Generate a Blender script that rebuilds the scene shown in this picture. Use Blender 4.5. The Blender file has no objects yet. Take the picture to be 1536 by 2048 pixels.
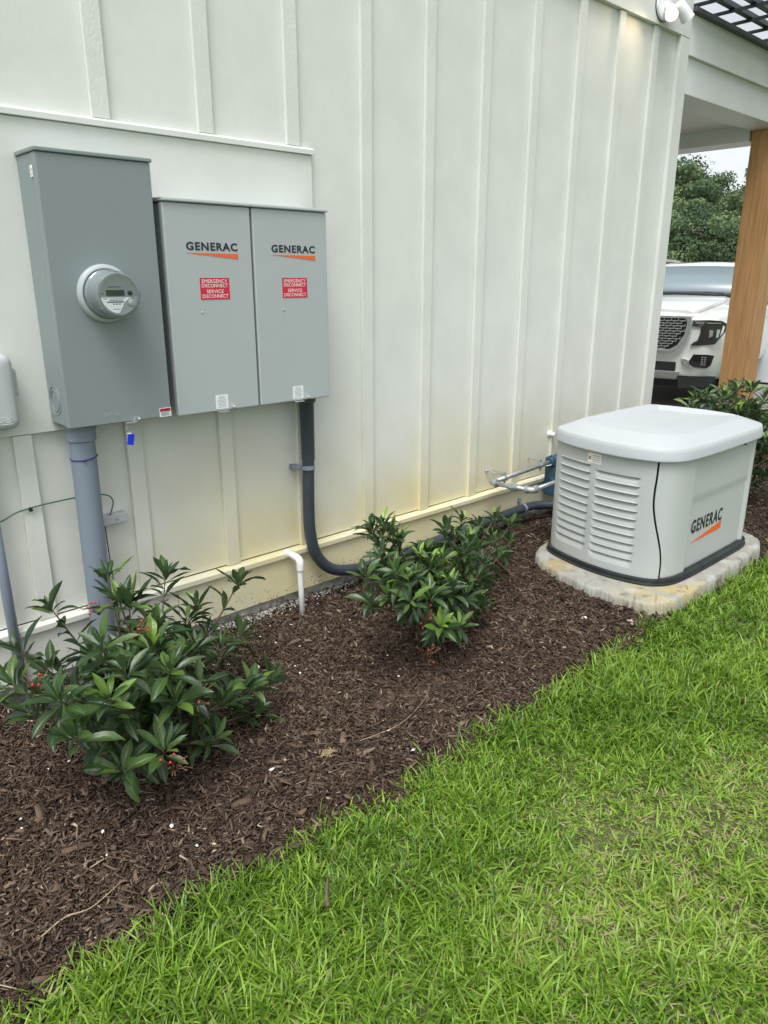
import bpy, bmesh, math, random
import numpy as np
from mathutils import Vector, Matrix
random.seed(7)
R = math.radians
SC = bpy.context.scene
COL = SC.collection

# ------------------------------------------------------------------ camera
pitch, yaw = R(17.5), R(47.07)
F = Vector((math.cos(yaw)*math.cos(pitch), math.sin(yaw)*math.cos(pitch), -math.sin(pitch)))
RT = Vector((math.sin(yaw), -math.cos(yaw), 0))
UP = RT.cross(F)
cam = bpy.data.cameras.new('camera')
cam.sensor_fit = 'VERTICAL'; cam.sensor_height = 24; cam.lens = 24*1486/2048
cam.clip_start = 0.05; cam.clip_end = 2000
camo = bpy.data.objects.new('camera', cam); COL.objects.link(camo)
m3 = Matrix((RT, UP, -F)).transposed()
camo.matrix_world = Matrix.Translation((0, -2.755, 0)) @ m3.to_4x4()
SC.camera = camo

# ------------------------------------------------------------------ light
SUN_EL, SUN_AZ = R(64), R(215)      # azimuth measured from +X towards +Y
w = bpy.data.worlds.new('World'); SC.world = w; w.use_nodes = True
wn, wl = w.node_tree.nodes, w.node_tree.links
wn.clear()
out = wn.new('ShaderNodeOutputWorld'); bg = wn.new('ShaderNodeBackground')
sky = wn.new('ShaderNodeTexSky'); sky.sky_type = 'NISHITA'; sky.sun_disc = False
sky.sun_elevation = SUN_EL; sky.sun_rotation = R(90)-SUN_AZ
sky.air_density = 1.0; sky.dust_density = 3.0; sky.ozone_density = 1.0
bw = wn.new('ShaderNodeRGBToBW'); wl.new(sky.outputs[0], bw.inputs[0])
tc = wn.new('ShaderNodeTexCoord'); nz = wn.new('ShaderNodeTexNoise')
nz.inputs['Scale'].default_value = 2.2; nz.inputs['Detail'].default_value = 7; nz.inputs['Roughness'].default_value = .55
mp = wn.new('ShaderNodeMapping'); mp.inputs['Scale'].default_value = (1, 1, 2.6)
wl.new(tc.outputs['Generated'], mp.inputs[0]); wl.new(mp.outputs[0], nz.inputs['Vector'])
mr = wn.new('ShaderNodeMapRange'); wl.new(nz.outputs['Fac'], mr.inputs[0])
mr.inputs[1].default_value = .3; mr.inputs[2].default_value = .7; mr.inputs[3].default_value = .95; mr.inputs[4].default_value = 1.5
cm = wn.new('ShaderNodeMath'); cm.operation = 'MULTIPLY'; wl.new(bw.outputs[0], cm.inputs[0]); wl.new(mr.outputs[0], cm.inputs[1])
tint = wn.new('ShaderNodeMix'); tint.data_type = 'RGBA'; tint.blend_type = 'MULTIPLY'; tint.inputs[0].default_value = 1
wl.new(cm.outputs[0], tint.inputs[6]); tint.inputs[7].default_value = (.965, 1.0, 1.02, 1)
mx = wn.new('ShaderNodeMix'); mx.data_type = 'RGBA'; mx.inputs[0].default_value = .9
wl.new(sky.outputs[0], mx.inputs[6]); wl.new(tint.outputs[2], mx.inputs[7])
wl.new(mx.outputs[2], bg.inputs[0]); bg.inputs[1].default_value = .15
wl.new(bg.outputs[0], out.inputs[0])
sl = bpy.data.lights.new('sun', 'SUN'); sl.energy = 1.15; sl.angle = R(24); sl.color = (1, .97, .92)
so = bpy.data.objects.new('sun', sl); COL.objects.link(so)
sd = Vector((math.cos(SUN_AZ)*math.cos(SUN_EL), math.sin(SUN_AZ)*math.cos(SUN_EL), math.sin(SUN_EL)))
so.rotation_euler = sd.to_track_quat('Z', 'Y').to_euler()
vs = SC.view_settings; vs.view_transform = 'Standard'; vs.look = 'None'; vs.gamma = 1; vs.use_curve_mapping = False
vs.exposure = 0.74

# ------------------------------------------------------------------ materials
def srgb(r, g, b):
    f = lambda c: ((c/255+.055)/1.055)**2.4 if c/255 > .04045 else c/255/12.92
    return (f(r), f(g), f(b), 1)

def mat(name, color, rough=.6, metal=0, var=0, vscale=5, bump=0, bscale=50, spec=None, color2=None, coat=0, stretch=None, detail=6, bdist=.002):
    m = bpy.data.materials.new(name); m.use_nodes = True
    n, l = m.node_tree.nodes, m.node_tree.links
    p = n['Principled BSDF']
    c = color if len(color) == 4 else tuple(color)+(1,)
    p.inputs['Base Color'].default_value = c
    p.inputs['Roughness'].default_value = rough; p.inputs['Metallic'].default_value = metal
    if coat: p.inputs['Coat Weight'].default_value = coat; p.inputs['Coat Roughness'].default_value = .05
    if spec is not None: p.inputs['Specular IOR Level'].default_value = spec
    if var or color2 or bump:
        t = n.new('ShaderNodeTexCoord'); mpn = n.new('ShaderNodeMapping')
        if stretch: mpn.inputs['Scale'].default_value = stretch
        l.new(t.outputs['Object'], mpn.inputs[0])
    if var or color2:
        a = n.new('ShaderNodeTexNoise'); a.inputs['Scale'].default_value = vscale; a.inputs['Detail'].default_value = detail
        l.new(mpn.outputs[0], a.inputs['Vector'])
        rp = n.new('ShaderNodeMapRange'); rp.inputs[1].default_value = .3; rp.inputs[2].default_value = .7
        l.new(a.outputs['Fac'], rp.inputs[0])
        mi = n.new('ShaderNodeMix'); mi.data_type = 'RGBA'
        c2 = color2 if color2 else tuple(min(1, x*(1+var)) for x in c[:3])+(1,)
        c1 = c if color2 else tuple(x*(1-var) for x in c[:3])+(1,)
        mi.inputs[6].default_value = c1; mi.inputs[7].default_value = c2
        l.new(rp.outputs[0], mi.inputs[0]); l.new(mi.outputs[2], p.inputs['Base Color'])
    if bump:
        b = n.new('ShaderNodeTexNoise'); b.inputs['Scale'].default_value = bscale; b.inputs['Detail'].default_value = 5
        l.new(mpn.outputs[0], b.inputs['Vector'])
        bn = n.new('ShaderNodeBump'); bn.inputs['Strength'].default_value = bump; bn.inputs['Distance'].default_value = bdist
        l.new(b.outputs['Fac'], bn.inputs['Height']); l.new(bn.outputs[0], p.inputs['Normal'])
    return m

def siding_mat(name, bump, bscale, stretch, stain=1.0):
    """painted fibre-cement board with irrigation stains and mulch splashes low down"""
    m = mat(name, (.685, .70, .655), .55, bump=bump, bscale=bscale, stretch=stretch, bdist=.003)
    n, l = m.node_tree.nodes, m.node_tree.links; p = n['Principled BSDF']
    g = n.new('ShaderNodeNewGeometry'); sx = n.new('ShaderNodeSeparateXYZ'); l.new(g.outputs['Position'], sx.inputs[0])
    ns = n.new('ShaderNodeTexNoise'); ns.inputs['Scale'].default_value = 1.6; ns.inputs['Detail'].default_value = 6
    l.new(g.outputs['Position'], ns.inputs['Vector'])
    def mrn(src, a, b, c=0, d=1, clamp=True):
        r = n.new('ShaderNodeMapRange'); r.clamp = clamp; r.interpolation_type = 'SMOOTHSTEP' if clamp else 'LINEAR'
        r.inputs[1].default_value = a; r.inputs[2].default_value = b; r.inputs[3].default_value = c; r.inputs[4].default_value = d
        l.new(src, r.inputs[0]); return r.outputs[0]
    def mth(op, a, b):
        q = n.new('ShaderNodeMath'); q.operation = op
        for i, v in enumerate((a, b)):
            if isinstance(v, (int, float)): q.inputs[i].default_value = v
            else: l.new(v, q.inputs[i])
        return q.outputs[0]
    zz = mth('ADD', sx.outputs[2], mth('MULTIPLY', mth('SUBTRACT', ns.outputs['Fac'], .5), .9))
    low = mrn(zz, -.52, -1.38, 0, 1)
    xm = mth('MULTIPLY', mrn(sx.outputs[0], .9, 1.9, .12, 1), mrn(sx.outputs[0], 2.6, 5.0, 1, .35))
    stv = n.new('ShaderNodeMapping'); stv.inputs['Scale'].default_value = (14, 14, 2.2); l.new(g.outputs['Position'], stv.inputs[0])
    stn = n.new('ShaderNodeTexNoise'); stn.inputs['Scale'].default_value = 1.0; stn.inputs['Detail'].default_value = 7; stn.inputs['Roughness'].default_value = .65; l.new(stv.outputs[0], stn.inputs['Vector'])
    fac = mth('MULTIPLY', mth('MULTIPLY', mth('MULTIPLY', low, xm), 1.0*stain), mrn(stn.outputs['Fac'], .30, .66, .74, 1.0))
    mi = n.new('ShaderNodeMix'); mi.data_type = 'RGBA'
    mi.inputs[6].default_value = (.685, .70, .655, 1); mi.inputs[7].default_value = (.74, .66, .37, 1)
    l.new(fac, mi.inputs[0])
    # faint cloudy tone
    n2 = n.new('ShaderNodeTexNoise'); n2.inputs['Scale'].default_value = 3.2; n2.inputs['Detail'].default_value = 8; n2.inputs['Roughness'].default_value = .65
    l.new(g.outputs['Position'], n2.inputs['Vector'])
    tn = mrn(n2.outputs['Fac'], .3, .7, .95, 1.03)
    mm = n.new('ShaderNodeMix'); mm.data_type = 'RGBA'; mm.blend_type = 'MULTIPLY'; mm.inputs[0].default_value = 1
    l.new(mi.outputs[2], mm.inputs[6]); l.new(tn, mm.inputs[7])
    # splashes of mulch dust
    v = n.new('ShaderNodeTexNoise'); v.inputs['Scale'].default_value = 95; v.inputs['Detail'].default_value = 2
    l.new(g.outputs['Position'], v.inputs['Vector'])
    v2 = n.new('ShaderNodeTexNoise'); v2.inputs['Scale'].default_value = 5; l.new(g.outputs['Position'], v2.inputs['Vector'])
    th = mth('ADD', v.outputs['Fac'], mth('MULTIPLY', mrn(sx.outputs[2], -1.25, -1.46, 0, 1), .10))
    th = mth('ADD', th, mth('MULTIPLY', mth('SUBTRACT', v2.outputs['Fac'], .5), .12))
    sp = mth('MULTIPLY', mrn(th, .735, .77, 0, 1), mrn(sx.outputs[2], -.75, -1.30, 0, 1))
    md = n.new('ShaderNodeMix'); md.data_type = 'RGBA'; l.new(mth('MULTIPLY', sp, .8), md.inputs[0])
    l.new(mm.outputs[2], md.inputs[6]); md.inputs[7].default_value = (.10, .075, .05, 1)
    l.new(md.outputs[2], p.inputs['Base Color'])
    return m

M = {}
M['siding'] = siding_mat('siding_paint', .25, 60, (1, 1, .35))
M['batten'] = siding_mat('batten_paint', .55, 130, (1, 1, .6))
M['trim'] = siding_mat('trim_paint', .15, 50, (.4, 1, 1))
M['board'] = siding_mat('smooth_board_paint', .08, 40, (1, 1, 1), 0)
M['parge'] = mat('parged_concrete', (.52, .50, .44), .95, var=.35, vscale=30, bump=1, bscale=55, bdist=.012)
M['soffit'] = mat('soffit_paint', (.80, .80, .77), .6, var=.03)
M['beampaint'] = mat('beam_paint', (.80, .82, .82), .5, var=.03, vscale=3, bump=.1, bscale=60)
M['blackmetal'] = mat('black_metal', (.035, .045, .05), .4, .3)
M['edgetrim'] = mat('dark_bronze_trim', (.09, .095, .10), .45, .2)
M['meterbox'] = mat('slate_grey_enamel', srgb(130, 140, 142), .42, 0, var=.02, vscale=2, bump=.04, bscale=300)
M['switchbox'] = mat('light_grey_enamel', srgb(170, 177, 178), .45, 0, var=.02, vscale=2, bump=.05, bscale=300)
M['pvcgrey'] = mat('grey_pvc', srgb(122, 133, 145), .5, var=.06, vscale=8, stretch=(1, 1, .2))
M['pvcdark'] = mat('dark_grey_pvc', srgb(56, 64, 72), .42, var=.08, vscale=10)
M['pvcwhite'] = mat('white_pvc', (.80, .80, .76), .4, var=.04, vscale=20)
M['telecom'] = mat('grey_plastic', srgb(180, 184, 186), .5, var=.02)
M['steel'] = mat('galvanised_steel', (.40, .43, .44), .45, .6, var=.15, vscale=60)
M['chrome'] = mat('chrome', (.85, .87, .88), .22, .9)
M['bluecast'] = mat('blue_painted_cast_iron', (.025, .075, .125), .5, .0, var=.2, vscale=40, bump=.3, bscale=60)
M['bluetag'] = mat('blue_plastic_tag', (.006, .03, .62), .4)
M['brass'] = mat('brass', (.5, .42, .28), .35, .8)
M['navy'] = mat('navy_print', (.012, .02, .035), .45)
M['orange'] = mat('orange_print', (.75, .13, .03), .45)
M['red'] = mat('red_label', (.58, .018, .045), .45)
M['white'] = mat('white_label', (.80, .82, .82), .45)
M['greytext'] = mat('grey_print', (.32, .35, .36), .5)
M['amber'] = mat('amber_print', (.45, .27, .03), .5)
M['black'] = mat('black_rubber', (.012, .013, .015), .6)
M['purple'] = mat('purple_zip_tie', (.03, .02, .20), .4)
M['greenwire'] = mat('green_insulation', (.01, .13, .07), .4)
M['lcd'] = mat('meter_display', (.018, .034, .026), .3)
M['meterface'] = mat('meter_face', (.26, .285, .285), .45)
M['meterbody'] = mat('meter_barrel', (.36, .38, .40), .35, .2)
M['gen'] = mat('generator_paint', srgb(180, 184, 182), .5, var=.02, vscale=2, bump=.08, bscale=260)
M['genlid'] = mat('generator_lid_plastic', srgb(178, 182, 185), .42, var=.02, vscale=3, bump=.08, bscale=320)
M['genbase'] = mat('black_base_plastic', (.018, .022, .024), .5, var=.5, vscale=15, bump=.2, bscale=40)
M['stem'] = mat('shrub_bark', (.10, .075, .05), .85, var=.3, vscale=40, bump=.5, bscale=80)
M['redberry'] = mat('red_berry', (.42, .045, .03), .35)
M['berrystalk'] = mat('berry_stalk', (.22, .12, .06), .6)
M['twig'] = mat('dry_twig', (.34, .26, .17), .85, var=.3, vscale=40)
M['stick'] = mat('grey_brown_stick', (.13, .095, .07), .9, var=.3, vscale=40, bump=.6, bscale=90)
M['pebble'] = mat('white_pebble', (.80, .79, .75), .8)
M['carpaint'] = mat('pearl_white_car_paint', (.78, .79, .76), .3, coat=1)
M['carblack'] = mat('gloss_black_trim', (.012, .013, .015), .25)
M['carmatte'] = mat('matte_black_plastic', (.02, .021, .023), .6)
M['silver'] = mat('silver_trim', (.5, .5, .48), .3, .7)
M['tyre'] = mat('tyre_rubber', (.02, .02, .02), .85)
M['skyglass'] = mat('sky_toned_car_glass', (.20, .26, .28), .22, spec=.7); M['skyglass'].node_tree.nodes['Principled BSDF'].inputs['IOR'].default_value = 1.6  # pale base colour stands in for the sky reflected in the windscreen
M['lampglass'] = mat('headlamp_glass', (.03, .033, .036), .05, spec=.8)
M['asphalt'] = mat('asphalt', (.06, .06, .06), .9, var=.25, vscale=120, bump=.3, bscale=200)
M['drive'] = mat('driveway_concrete', (.30, .29, .27), .85, var=.12, vscale=6, bump=.2, bscale=100)
M['field'] = mat('far_grass', (.07, .12, .03), .9, var=.3, vscale=2)
M['fixture'] = mat('white_fixture_plastic', (.80, .81, .82), .4)
M['bark'] = mat('tree_bark', (.12, .10, .08), .9, var=.3, vscale=6)
M['whitewall'] = mat('white_corrugated_panel', (.70, .74, .76), .5)
M['tan'] = mat('tan_stone', (.45, .35, .25), .8, var=.2, vscale=6)
M['windowdark'] = mat('dark_window_glass', (.03, .04, .05), .05, spec=.8)

def glass_mat():
    m = bpy.data.materials.new('clear_cover'); m.use_nodes = True
    n, l = m.node_tree.nodes, m.node_tree.links
    p = n.new('ShaderNodeBsdfGlossy'); p.inputs['Color'].default_value = (.9, .95, .95, 1)
    p.inputs['Roughness'].default_value = .08
    t = n.new('ShaderNodeBsdfTransparent'); t.inputs[0].default_value = (.93, .96, .96, 1)
    x = n.new('ShaderNodeMixShader'); fr = n.new('ShaderNodeLayerWeight'); fr.inputs[0].default_value = .35
    mr_ = n.new('ShaderNodeMapRange'); mr_.inputs[3].default_value = .05; mr_.inputs[4].default_value = .55
    l.new(fr.outputs['Facing'], mr_.inputs[0]); l.new(mr_.outputs[0], x.inputs[0])
    l.new(t.outputs[0], x.inputs[1]); l.new(p.outputs[0], x.inputs[2]); l.new(x.outputs[0], n['Material Output'].inputs[0])
    return m
M['clear'] = glass_mat()

def wood_mat():
    m = bpy.data.materials.new('stained_cedar'); m.use_nodes = True
    n, l = m.node_tree.nodes, m.node_tree.links; p = n['Principled BSDF']
    t = n.new('ShaderNodeTexCoord'); mpn = n.new('ShaderNodeMapping'); mpn.inputs['Scale'].default_value = (34, 34, 1.1)
    l.new(t.outputs['Object'], mpn.inputs[0])
    a = n.new('ShaderNodeTexNoise'); a.inputs['Scale'].default_value = 2.2; a.inputs['Detail'].default_value = 8; a.inputs['Distortion'].default_value = .8
    l.new(mpn.outputs[0], a.inputs['Vector'])
    cr = n.new('ShaderNodeValToRGB'); e = cr.color_ramp.elements
    e[0].position = .3; e[0].color = (.40, .20, .075, 1); e[1].position = .60; e[1].color = (.60, .33, .145, 1)
    l.new(a.outputs['Fac'], cr.inputs[0]); l.new(cr.outputs[0], p.inputs['Base Color'])
    p.inputs['Roughness'].default_value = .55
    b = n.new('ShaderNodeBump'); b.inputs['Strength'].default_value = .3; b.inputs['Distance'].default_value = .003
    l.new(a.outputs['Fac'], b.inputs['Height']); l.new(b.outputs[0], p.inputs['Normal'])
    return m
M['wood'] = wood_mat()

def attr_mat(name, ramp, rough=.5, trans=0, attr='col', spec=.5, midrib=None, sheen=0):
    """colour read from the green channel of a per-face-random attribute"""
    m = bpy.data.materials.new(name); m.use_nodes = True
    n, l = m.node_tree.nodes, m.node_tree.links; p = n['Principled BSDF']
    a = n.new('ShaderNodeAttribute'); a.attribute_name = attr
    s = n.new('ShaderNodeSeparateColor'); l.new(a.outputs['Color'], s.inputs[0])
    cr = n.new('ShaderNodeValToRGB')
    while len(cr.color_ramp.elements) < len(ramp): cr.color_ramp.elements.new(.5)
    for e, (pos, c) in zip(cr.color_ramp.elements, ramp): e.position = pos; e.color = tuple(c)+(1,)
    l.new(s.outputs[1], cr.inputs[0]); src = cr.outputs[0]
    if midrib:
        mi = n.new('ShaderNodeMix'); mi.data_type = 'RGBA'
        r = n.new('ShaderNodeMapRange'); r.inputs[1].default_value = .0; r.inputs[2].default_value = .16; r.inputs[3].default_value = .75; r.inputs[4].default_value = 0
        l.new(s.outputs[0], r.inputs[0]); l.new(r.outputs[0], mi.inputs[0]); l.new(src, mi.inputs[6]); mi.inputs[7].default_value = tuple(midrib)+(1,)
        src = mi.outputs[2]
        g = n.new('ShaderNodeNewGeometry'); bk = n.new('ShaderNodeMix'); bk.data_type = 'RGBA'
        l.new(g.outputs['Backfacing'], bk.inputs[0]); l.new(src, bk.inputs[6])
        bk.inputs[7].default_value = (.075, .13, .05, 1); src = bk.outputs[2]
    l.new(src, p.inputs['Base Color']); p.inputs['Roughness'].default_value = rough
    p.inputs['Specular IOR Level'].default_value = spec
    if trans:
        tr = n.new('ShaderNodeBsdfTranslucent'); l.new(src, tr.inputs[0])
        x = n.new('ShaderNodeMixShader'); x.inputs[0].default_value = trans
        l.new(p.outputs[0], x.inputs[1]); l.new(tr.outputs[0], x.inputs[2]); l.new(x.outputs[0], n['Material Output'].inputs[0])
    return m
M['leaf'] = attr_mat('evergreen_leaf', [(0, (.013, .032, .014)), (.5, (.032, .068, .020)), (.80, (.075, .135, .026)), (.92, (.15, .27, .03)), (1, (.26, .42, .05))], .36, .15, midrib=(.10, .17, .06))
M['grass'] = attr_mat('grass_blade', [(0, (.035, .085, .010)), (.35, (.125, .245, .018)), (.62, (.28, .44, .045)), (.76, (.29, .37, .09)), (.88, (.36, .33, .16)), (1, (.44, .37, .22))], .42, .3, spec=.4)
M['chips'] = attr_mat('shredded_bark', [(0, (.028, .018, .013)), (.45, (.084, .056, .040)), (.75, (.165, .115, .084)), (.93, (.28, .205, .145)), (1, (.46, .37, .27))], .85, 0, spec=.2)
M['crown'] = attr_mat('tree_foliage', [(0, (.05, .085, .05)), (.5, (.12, .185, .09)), (1, (.26, .34, .14))], .6, .25, spec=.2)  # distance haze put into the ramp: lightened and slightly desaturated greens

# ------------------------------------------------------------------ mesh helpers
def tag(o, label=None, cat=None, group=None, kind=None):
    if label: o['label'] = label
    if cat: o['category'] = cat
    if group: o['group'] = group
    if kind: o['kind'] = kind
    return o

def thing(name, loc, label, cat, group=None):
    o = bpy.data.objects.new(name, None); o.empty_display_size = .05; COL.objects.link(o); o.location = loc
    return tag(o, label, cat, group)

def origin(o):
    v = Vector((0, 0, 0))
    while o is not None: v += o.location; o = o.parent
    return v

def link_np(name, V, Fc, m, parent=None, smooth=False, sharp=None, attr=None, bevel=0, seg=2, solid=0):
    me = bpy.data.meshes.new(name)
    V = np.asarray(V, float)
    if parent is not None: V = V-np.array(origin(parent))
    if isinstance(Fc, np.ndarray):
        nf, k = Fc.shape
        me.vertices.add(len(V)); me.vertices.foreach_set('co', V.astype(np.float32).ravel())
        me.loops.add(nf*k); me.loops.foreach_set('vertex_index', Fc.astype(np.int32).ravel())
        me.polygons.add(nf); me.polygons.foreach_set('loop_start', np.arange(0, nf*k, k, dtype=np.int32))
        me.update(calc_edges=True)
    else:
        me.from_pydata([tuple(v) for v in V], [], Fc)
    me.validate()
    me.materials.append(m)
    if attr is not None:
        a = me.color_attributes.new('col', 'FLOAT_COLOR', 'POINT')
        a.data.foreach_set('color', attr.astype(np.float32).ravel())
    if smooth:
        me.shade_smooth()
        if sharp is not None: me.set_sharp_from_angle(angle=R(sharp))
    o = bpy.data.objects.new(name, me); COL.objects.link(o)
    if parent is not None: o.parent = parent
    if bevel:
        b = o.modifiers.new('bevel', 'BEVEL'); b.width = bevel; b.segments = seg; b.limit_method = 'ANGLE'; b.angle_limit = R(35)
        if not smooth:
            me.shade_smooth(); me.set_sharp_from_angle(angle=R(30)); b.harden_normals = True
    return o

class MB:
    def __init__(s): s.V = []; s.F = []
    def add(s, V, Fc):
        k = len(s.V); s.V += [tuple(v) for v in V]; s.F += [tuple(i+k for i in f) for f in Fc]; return s
    def box(s, a, b):
        x0, y0, z0 = (min(a[i], b[i]) for i in range(3)); x1, y1, z1 = (max(a[i], b[i]) for i in range(3))
        return s.add([(x0,y0,z0),(x1,y0,z0),(x1,y1,z0),(x0,y1,z0),(x0,y0,z1),(x1,y0,z1),(x1,y1,z1),(x0,y1,z1)],
                     [(0,3,2,1),(4,5,6,7),(0,1,5,4),(1,2,6,5),(2,3,7,6),(3,0,4,7)])
    def obox(s, c, size, rot):
        b = MB().box([-x/2 for x in size], [x/2 for x in size])
        return s.add([Vector(c)+rot @ Vector(v) for v in b.V], b.F)
    def rings(s, rings, cap=True):
        n = len(rings[0]); k = len(s.V)
        for r in rings: s.V += [tuple(v) for v in r]
        for i in range(len(rings)-1):
            for j in range(n):
                a = k+i*n+j; b = k+i*n+(j+1) % n
                s.F.append((a, b, b+n, a+n))
        if cap:
            s.F.append(tuple(k+j for j in range(n))[::-1]); s.F.append(tuple(k+(len(rings)-1)*n+j for j in range(n)))
        return s
    def tube(s, path, rad, n=12, cap=True):
        P = [Vector(p) for p in path]; rs = rad if isinstance(rad, (list, tuple)) else [rad]*len(P)
        rings = []; ref = None
        for i, p in enumerate(P):
            t = (P[min(i+1, len(P)-1)]-P[max(i-1, 0)]).normalized()
            if ref is None:
                ref = Vector((0, 0, 1)) if abs(t.z) < .9 else Vector((1, 0, 0))
            u = (ref-t*ref.dot(t)).normalized(); v = t.cross(u); ref = u
            rings.append([p+(u*math.cos(a)+v*math.sin(a))*rs[i] for a in [2*math.pi*k/n for k in range(n)]])
        return s.rings(rings, cap)
    def lathe(s, c, axis, prof, n=32, cap=True):
        """prof: (distance along axis, radius)"""
        ax = Vector(axis).normalized(); ref = Vector((0, 0, 1)) if abs(ax.z) < .9 else Vector((1, 0, 0))
        u = (ref-ax*ref.dot(ax)).normalized(); v = ax.cross(u)
        return s.rings([[Vector(c)+ax*d+(u*math.cos(a)+v*math.sin(a))*r for a in [2*math.pi*k/n for k in range(n)]] for d, r in prof], cap)
    def prism(s, pts, o, u, v, nrm, d0, d1):
        o, u, v, nrm = Vector(o), Vector(u), Vector(v), Vector(nrm); n = len(pts)
        A = [o+u*x+v*y+nrm*d0 for x, y in pts]; B = [o+u*x+v*y+nrm*d1 for x, y in pts]
        return s.add(A+B, [tuple(range(n))[::-1], tuple(range(n, 2*n))]+[(i, (i+1) % n, (i+1) % n+n, i+n) for i in range(n)])
    def build(s, name, m, parent=None, **k): return link_np(name, s.V, s.F, m, parent, **k)

def arc(c, r, a0, a1, n, u, v):
    c, u, v = Vector(c), Vector(u), Vector(v)
    return [c+u*(r*math.cos(a0+(a1-a0)*i/n))+v*(r*math.sin(a0+(a1-a0)*i/n)) for i in range(n+1)]

def smooth_path(pts, n=8):
    P = [Vector(p) for p in pts]; P = [P[0]*2-P[1]]+P+[P[-1]*2-P[-2]]; o = []
    for i in range(1, len(P)-2):
        for k in range(n):
            t = k/n; a, b, c, d = P[i-1], P[i], P[i+1], P[i+2]
            o.append(.5*((2*b)+(c-a)*t+(2*a-5*b+4*c-d)*t*t+(3*b-a-3*c+d)*t**3))
    o.append(P[-2]); return o

_txt = {}
def text_geo(s, bold=0, sp=1.0):
    k = (s, bold, sp)
    if k in _txt: return _txt[k]
    c = bpy.data.curves.new('lettering', 'FONT'); c.body = s; c.offset = bold; c.resolution_u = 3; c.space_character = sp
    o = bpy.data.objects.new('lettering', c); COL.objects.link(o)
    me = bpy.data.meshes.new_from_object(o.evaluated_get(bpy.context.evaluated_depsgraph_get()))
    V = np.array([v.co[:2] for v in me.vertices]); Fc = [tuple(p.vertices) for p in me.polygons]
    bpy.data.objects.remove(o); bpy.data.curves.remove(c); bpy.data.meshes.remove(me)
    V = (V-V.min(0))/(V.max(0)-V.min(0)); _txt[k] = (V, Fc); return V, Fc

def lettering(mb, s, o, u, v, nrm, x0, y0, wd, ht, bold=0, off=.0012, sp=1.0, slant=0):
    V, Fc = text_geo(s, bold, sp); o, u, v, nrm = Vector(o), Vector(u), Vector(v), Vector(nrm)
    mb.add([o+u*(x0+p[0]*wd+slant*p[1]*ht)+v*(y0+p[1]*ht)+nrm*off for p in V], Fc); return mb

def quadplate(mb, o, u, v, nrm, x0, y0, x1, y1, off, th=.0004):
    return mb.prism([(x0, y0), (x1, y0), (x1, y1), (x0, y1)], o, u, v, nrm, off-th, off)

GZ = -1.5
def hn(x, y, s=1.0, seed=0):
    """smooth pseudo-noise for terrain"""
    r = 0
    for i, (a, b, p) in enumerate(((1.7, 2.3, .3), (3.1, -2.2, 1.9), (-4.3, 5.1, 4.0), (7.7, 6.1, .7), (11.3, -9.7, 2.2))):
        r = r+np.sin((a*x+b*y)*s+p+seed*1.3)/(1+i)
    return r/2.3
def edge_y(x):
    return -1.335+.028*np.sin(x*2.1+.4)+.014*np.sin(x*7.3)+.008*np.sin(x*17.1+1)
def gz(x, y):
    """height of mulch / lawn soil"""
    m = GZ+.012*hn(x, y, 1.2)+.006*hn(x, y, 4)
    bank = np.clip((edge_y(x)+.12-y)/.16, 0, 1)
    dx = np.maximum(np.maximum(3.02+.14*np.clip(y+1.1, 0, .6)-x, x-4.37), 0); dy = np.maximum(np.maximum(-.41-y, 0)*0+np.maximum(y+.40, 0), np.maximum(-1.37-y, 0))
    k = np.clip(1-np.hypot(dx, dy)/.45, 0, 1)
    return m-.02*bank*bank*(3-2*bank)-.02+.052*k*k*(3-2*k)

# ------------------------------------------------------------------ ground
def grid_sheet(name, xs, ys, zf, m, kind='structure'):
    X, Y = np.meshgrid(xs, ys, indexing='ij'); V = np.stack([X, Y, zf(X, Y)], -1).reshape(-1, 3)
    a, b = len(xs), len(ys); i = np.arange((a-1)*b).reshape(a-1, b)[:, :-1].ravel()
    Fc = np.stack([i, i+b, i+b+1, i+1], 1)
    return tag(link_np(name, V, Fc, m, smooth=True), kind=kind)

gb = MB().add([(-600, -600, -1.66), (900, -600, -1.66), (900, 900, -1.66), (-600, 900, -1.66)], [(0, 1, 2, 3)])
tag(gb.build('ground', M['field']), kind='structure')
M['soil'] = mat('lawn_soil', (.075, .078, .030), .95, var=.4, vscale=25, bump=1, bscale=60, bdist=.01)
M['mulchbase'] = mat('mulch_fines', (.022, .014, .010), .95, var=.5, vscale=60, bump=1, bscale=110, bdist=.012)
def bedmask(X, Y): return gz(X, Y)
grid_sheet('mulch_bed', np.arange(-2.0, 8.01, .04), np.arange(-1.40, .021, .04), gz, M['mulchbase'])
grid_sheet('lawn_soil', np.arange(-2.0, 12.01, .06), np.arange(-9, -1.385, .06), gz, M['soil'])
dv = MB().add([(8.0, .9, -1.63), (40, .9, -1.63), (40, 30, -1.63), (8.0, 30, -1.63)], [(0, 1, 2, 3)])
tag(dv.build('driveway', M['drive']), kind='structure')
pv = MB().add([(5.5, .26, -1.61), (8.9, .26, -1.61), (8.9, 9, -1.61), (5.5, 9, -1.61)], [(0, 1, 2, 3)])
tag(pv.build('porch_floor', M['drive']), kind='structure')

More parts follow.
